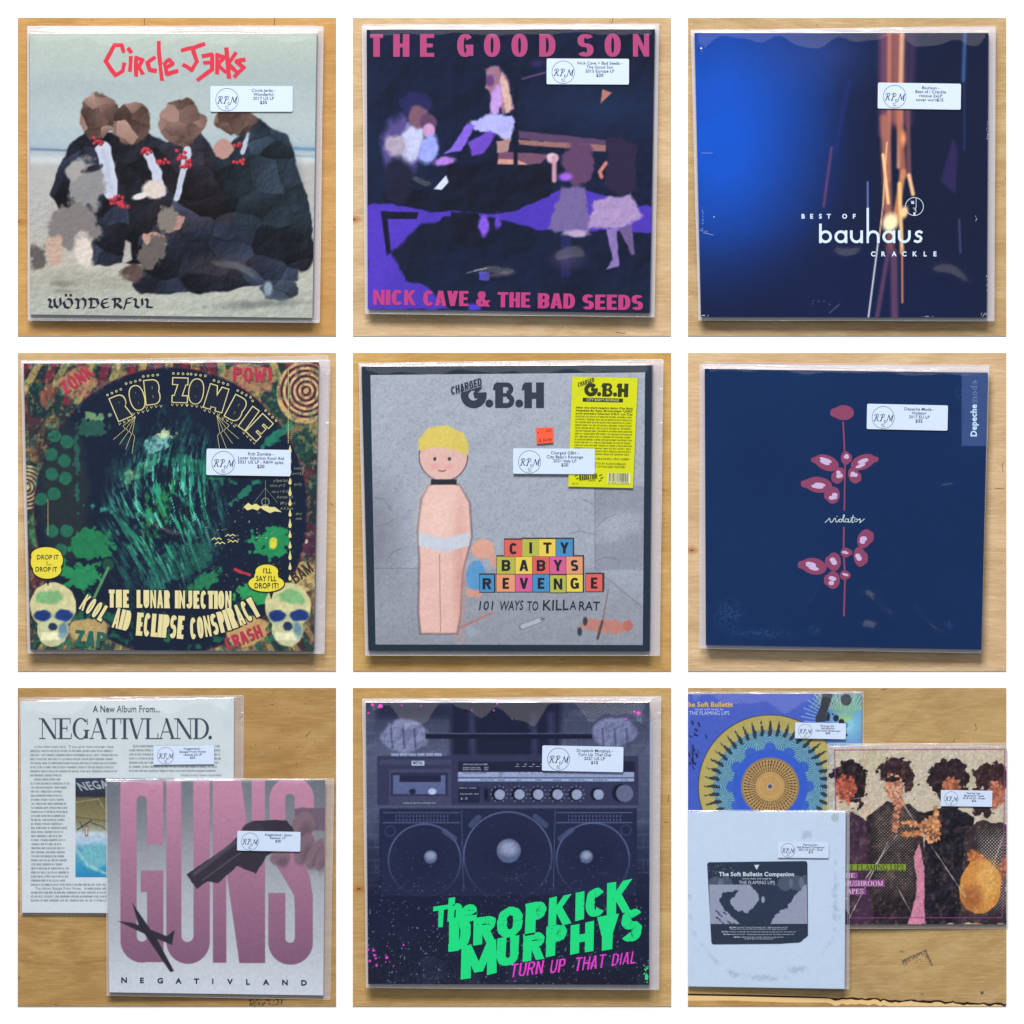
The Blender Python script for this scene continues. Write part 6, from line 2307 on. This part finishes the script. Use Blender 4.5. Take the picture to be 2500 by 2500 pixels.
c.ell(1222, 552, 56, 18, (26, 20, 28), 0, soft=8, rough=16, rs=20)
c.ell(1728, 1180, 122, 158, (208, 142, 70), 8, soft=6, rough=8)
c.ell(1770, 1150, 60, 120, (226, 178, 100), 10, soft=50, a=.7)
c.ell(1680, 1250, 60, 70, (150, 84, 48), 0, soft=60, a=.7)
c.mix(np.clip((c.n(22, 22, 33, 3) - .55) * 4, 0, 1) * .25, (206, 160, 130))
for L in [[(842, 690), (1090, 655)], [(1210, 600), (1640, 1240)], [(1190, 920), (965, 1360)], [(1240, 1180), (1350, 1380)], [(1060, 1130), (1240, 880)], [(1790, 1090), (1870, 860)]]:
    c.line(L, 4, (206, 200, 196), a=.75, rough=3)
for L in [[(878, 385), (1870, 381)], [(878, 385), (884, 760)], [(1870, 381), (1866, 800)], [(1866, 800), (1854, 1362)], [(960, 1362), (1854, 1362)]]:
    c.line(L, 5, (140, 62, 132))
c.relief(np.clip((c.C.mean(-1) - 70) / 60, 0, 1), 60, 7, 6, (1.1, .9, .8))
c.relief(np.clip((80 - c.C.mean(-1)) / 60, 0, 1), 90, 13, 8, (1.1, .9, 1.1))
c.mott(.15, 9, 5, 3)
c.build(9, "cover_picture", A.lev(1), A.jacket, A.root)
F = Flat(9)
F.rect(900, 1050, 1293, 1086)
A.put(F, (128, 152, 48), 2, name="lettering_strip")
F = Flat(9)
F.rect(900, 1098, 1012, 1132); F.rect(900, 1140, 1170, 1182); F.rect(900, 1190, 1060, 1228)
A.put(F, (140, 68, 132), 2, name="lettering_strip")
F = Flat(9)
serif(F, "HE FLAMING LIPS", 938, 1083, 29, track=.03, tk=.15, tn=.05, fit=344)
A.put(F, (20, 26, 24), 3)
F = Flat(9)
serif(F, "HE", 940, 1128, 26, track=.03, tk=.16, tn=.06, fit=58)
serif(F, "MUSHROOM", 930, 1175, 28, track=.03, tk=.16, tn=.06, fit=230)
serif(F, "APES", 948, 1221, 28, track=.03, tk=.16, tn=.06, fit=100)
F.text("89", 938, 1256, 12)
A.put(F, (222, 206, 226), 3)
F = Flat(9)
F.line([(1395, 835), (1400, 870), (1425, 855)], 4); F.line([(1450, 845), (1430, 862), (1452, 878), (1434, 900)], 4); F.line([(1455, 870), (1462, 905), (1480, 880), (1456, 866)], 4)
A.put(F, (84, 44, 60), 3, name="scribbled_letters")
A.sticker((1497, 617), (1797, 622), ["Flaming Lips -", "Mushroom Tapes", "2018 US LP - Green"], "$20")

jc = [(24, 745), (940, 745), (935, 1775), (24, 1762)]
sc_ = [(24, 736), (962, 735), (962, 1778), (24, 1768)]
zb9c = lambda x, y: ZT + np.clip(.0006 + (x - 24) * 4.6e-6 + (1780 - y) * 4.6e-6, 0, .012)
A = Album(9, jc, sc_, "white record sleeve with a dark rounded label panel, lying uppermost at the lower left",
          zb=zb9c, th=.0030, edge=(186, 206, 236), wave=(6, 4, 0), seed=25, group=GR9, name="record_album", cut=("left",))
c = Can(jc, 200)
c.fill((196, 214, 238))
c.mix(np.clip(c.n(500, 500, 3), 0, 1) * .4, (204, 218, 238))
r0 = np.hypot(c.X - 470, c.Y - 1280)
c.mix(np.clip(1 - np.abs(r0 - 440) / 22, 0, 1) * np.clip((c.n(40, 40, 7) - .5) * 3, 0, 1) * (c.Y > 1150) * .35, (136, 152, 180))
for (x, y, rx, ry) in ((710, 880, 26, 24), (300, 1690, 30, 16), (450, 1710, 60, 14), (655, 1660, 50, 16), (880, 1230, 10, 110)):
    c.ell(x, y, rx, ry, (150, 166, 192), soft=14, rough=20, rs=16, a=.45)
c.ell(879, 776, 23, 25, (178, 186, 186), soft=5, rough=4)
c.ell(879, 776, 18, 20, (172, 188, 200), soft=5, rough=4)
c.mott(.015, 30, 3)
c.build(9, "cover_picture", A.lev(1), A.jacket, A.root)
lq = [(134, 1038), (718, 1030), (724, 1514), (160, 1516)]
out = rounded(lq, 16)
# lower right corner torn and curling
out = [p for p in out if not (p[0] > 690 and p[1] > 1450)]
k_ = max(i for i, p in enumerate(out) if p[0] > 690 and p[1] < 1200)
out = out[:k_ + 1] + [(722, 1462), (712, 1474), (694, 1486), (682, 1500), (664, 1505), (600, 1508), (560, 1512)] + out[k_ + 1:]
lp = prism(9, out, A.lev(1.5), A.lev(4), "dark_label_panel", ink((36, 50, 72), .5), A.jacket, A.root)
c = Can([(144, 1050), (712, 1042), (718, 1396), (152, 1398)], 190)
c.fill((38, 52, 74))
sp = np.clip((c.n(9, 9, 3, 2) - .68) * 8, 0, 1) * np.clip(1.2 - np.hypot((c.X - 200) / 120, (c.Y - 1080) / 70), 0, 1)
c.mix(sp, (140, 150, 170))
c.rect(140, 1168, 720, 1400, (148, 156, 180), soft=3)
c.poly([(380, 1168), (700, 1168), (640, 1240), (600, 1300), (530, 1345), (500, 1400), (340, 1400), (270, 1350), (215, 1290), (205, 1250), (230, 1215), (280, 1205), (330, 1200),
        (300, 1230), (262, 1262), (290, 1310), (370, 1335), (420, 1280), (440, 1240)], (40, 54, 76), soft=4, rough=10, rs=20)
c.ell(460, 1255, 10, 20, (148, 156, 180))
for (x, y) in ((200, 1340), (190, 1360), (230, 1330), (210, 1380), (250, 1380), (290, 1395), (185, 1320)):
    c.line([(x, y), (x + 22, y + 14)], 6, (44, 56, 78), rough=5, rs=9)
for (x, y, w_) in ((185, 1165, 1), (240, 1165, 1), (590, 1160, 0), (655, 1158, 0), (710, 1155, 0)):
    c.ell(x, y, 44, 44, (150, 160, 178), soft=3, a=.32)
c.mott(.05, 12, 4)
c.build(9, "label_picture", A.lev(5), lp.parent, A.root)
F = Flat(9)
F.text("The Soft Bulletin Companion", 423, 1118, 23, 'c', off=.045, fit=440)
F.text("bonus music and songs by", 424, 1137, 9.5, 'c', fit=170)
F.text("THE FLAMING LIPS", 424, 1165, 19, 'c', fit=210, off=-.01)
F.poly([(408, 1053), (438, 1052), (423, 1082)])
for (s, s2, y, w) in (("Side One", "Thirty-Five Thousand Feet of Despair 5:05 - 1000 ft Hands (early mix) 2:17", 1420, 340), ("", "Riding to Work in the Year 2025 (Your Invisible Now) 5:52 - Buggin' (ups mix) 3:24", 1430, 330),
                      ("Side Two", "A Machine in India 6:08 - Okay I'll Admit That I Really Don't Understand 4:33 - The Captain 5:14", 1446, 430),
                      ("Side Three", "Satellite of You 4:29 - The Spiderbite Song (early mix) 3:55 - Slow Motion (early mix) 3:18", 1461, 408),
                      ("Side Four", "1000 ft Hands (final mix) 5:50 - Little Hands (rough mix) 4:39", 1477, 288), ("", "The Big Ol' Bug is The New Baby Now 4:59", 1487, 170)):
    x = 434 - w / 2
    if s:
        F.text(s, x, y, 6.6, off=.05, fit=40)
        x += 44
        w -= 44
    F.text(s2, x, y, 6.4, fit=w)
F.build("label_print", A.lev(6), ink((206, 216, 236), .5), A.jacket, A.root)
A.sticker((546, 918), (842, 920), ["Flaming Lips -", "Soft Bulletin Companion", "2021 US 2xLP - silver"], "$15")
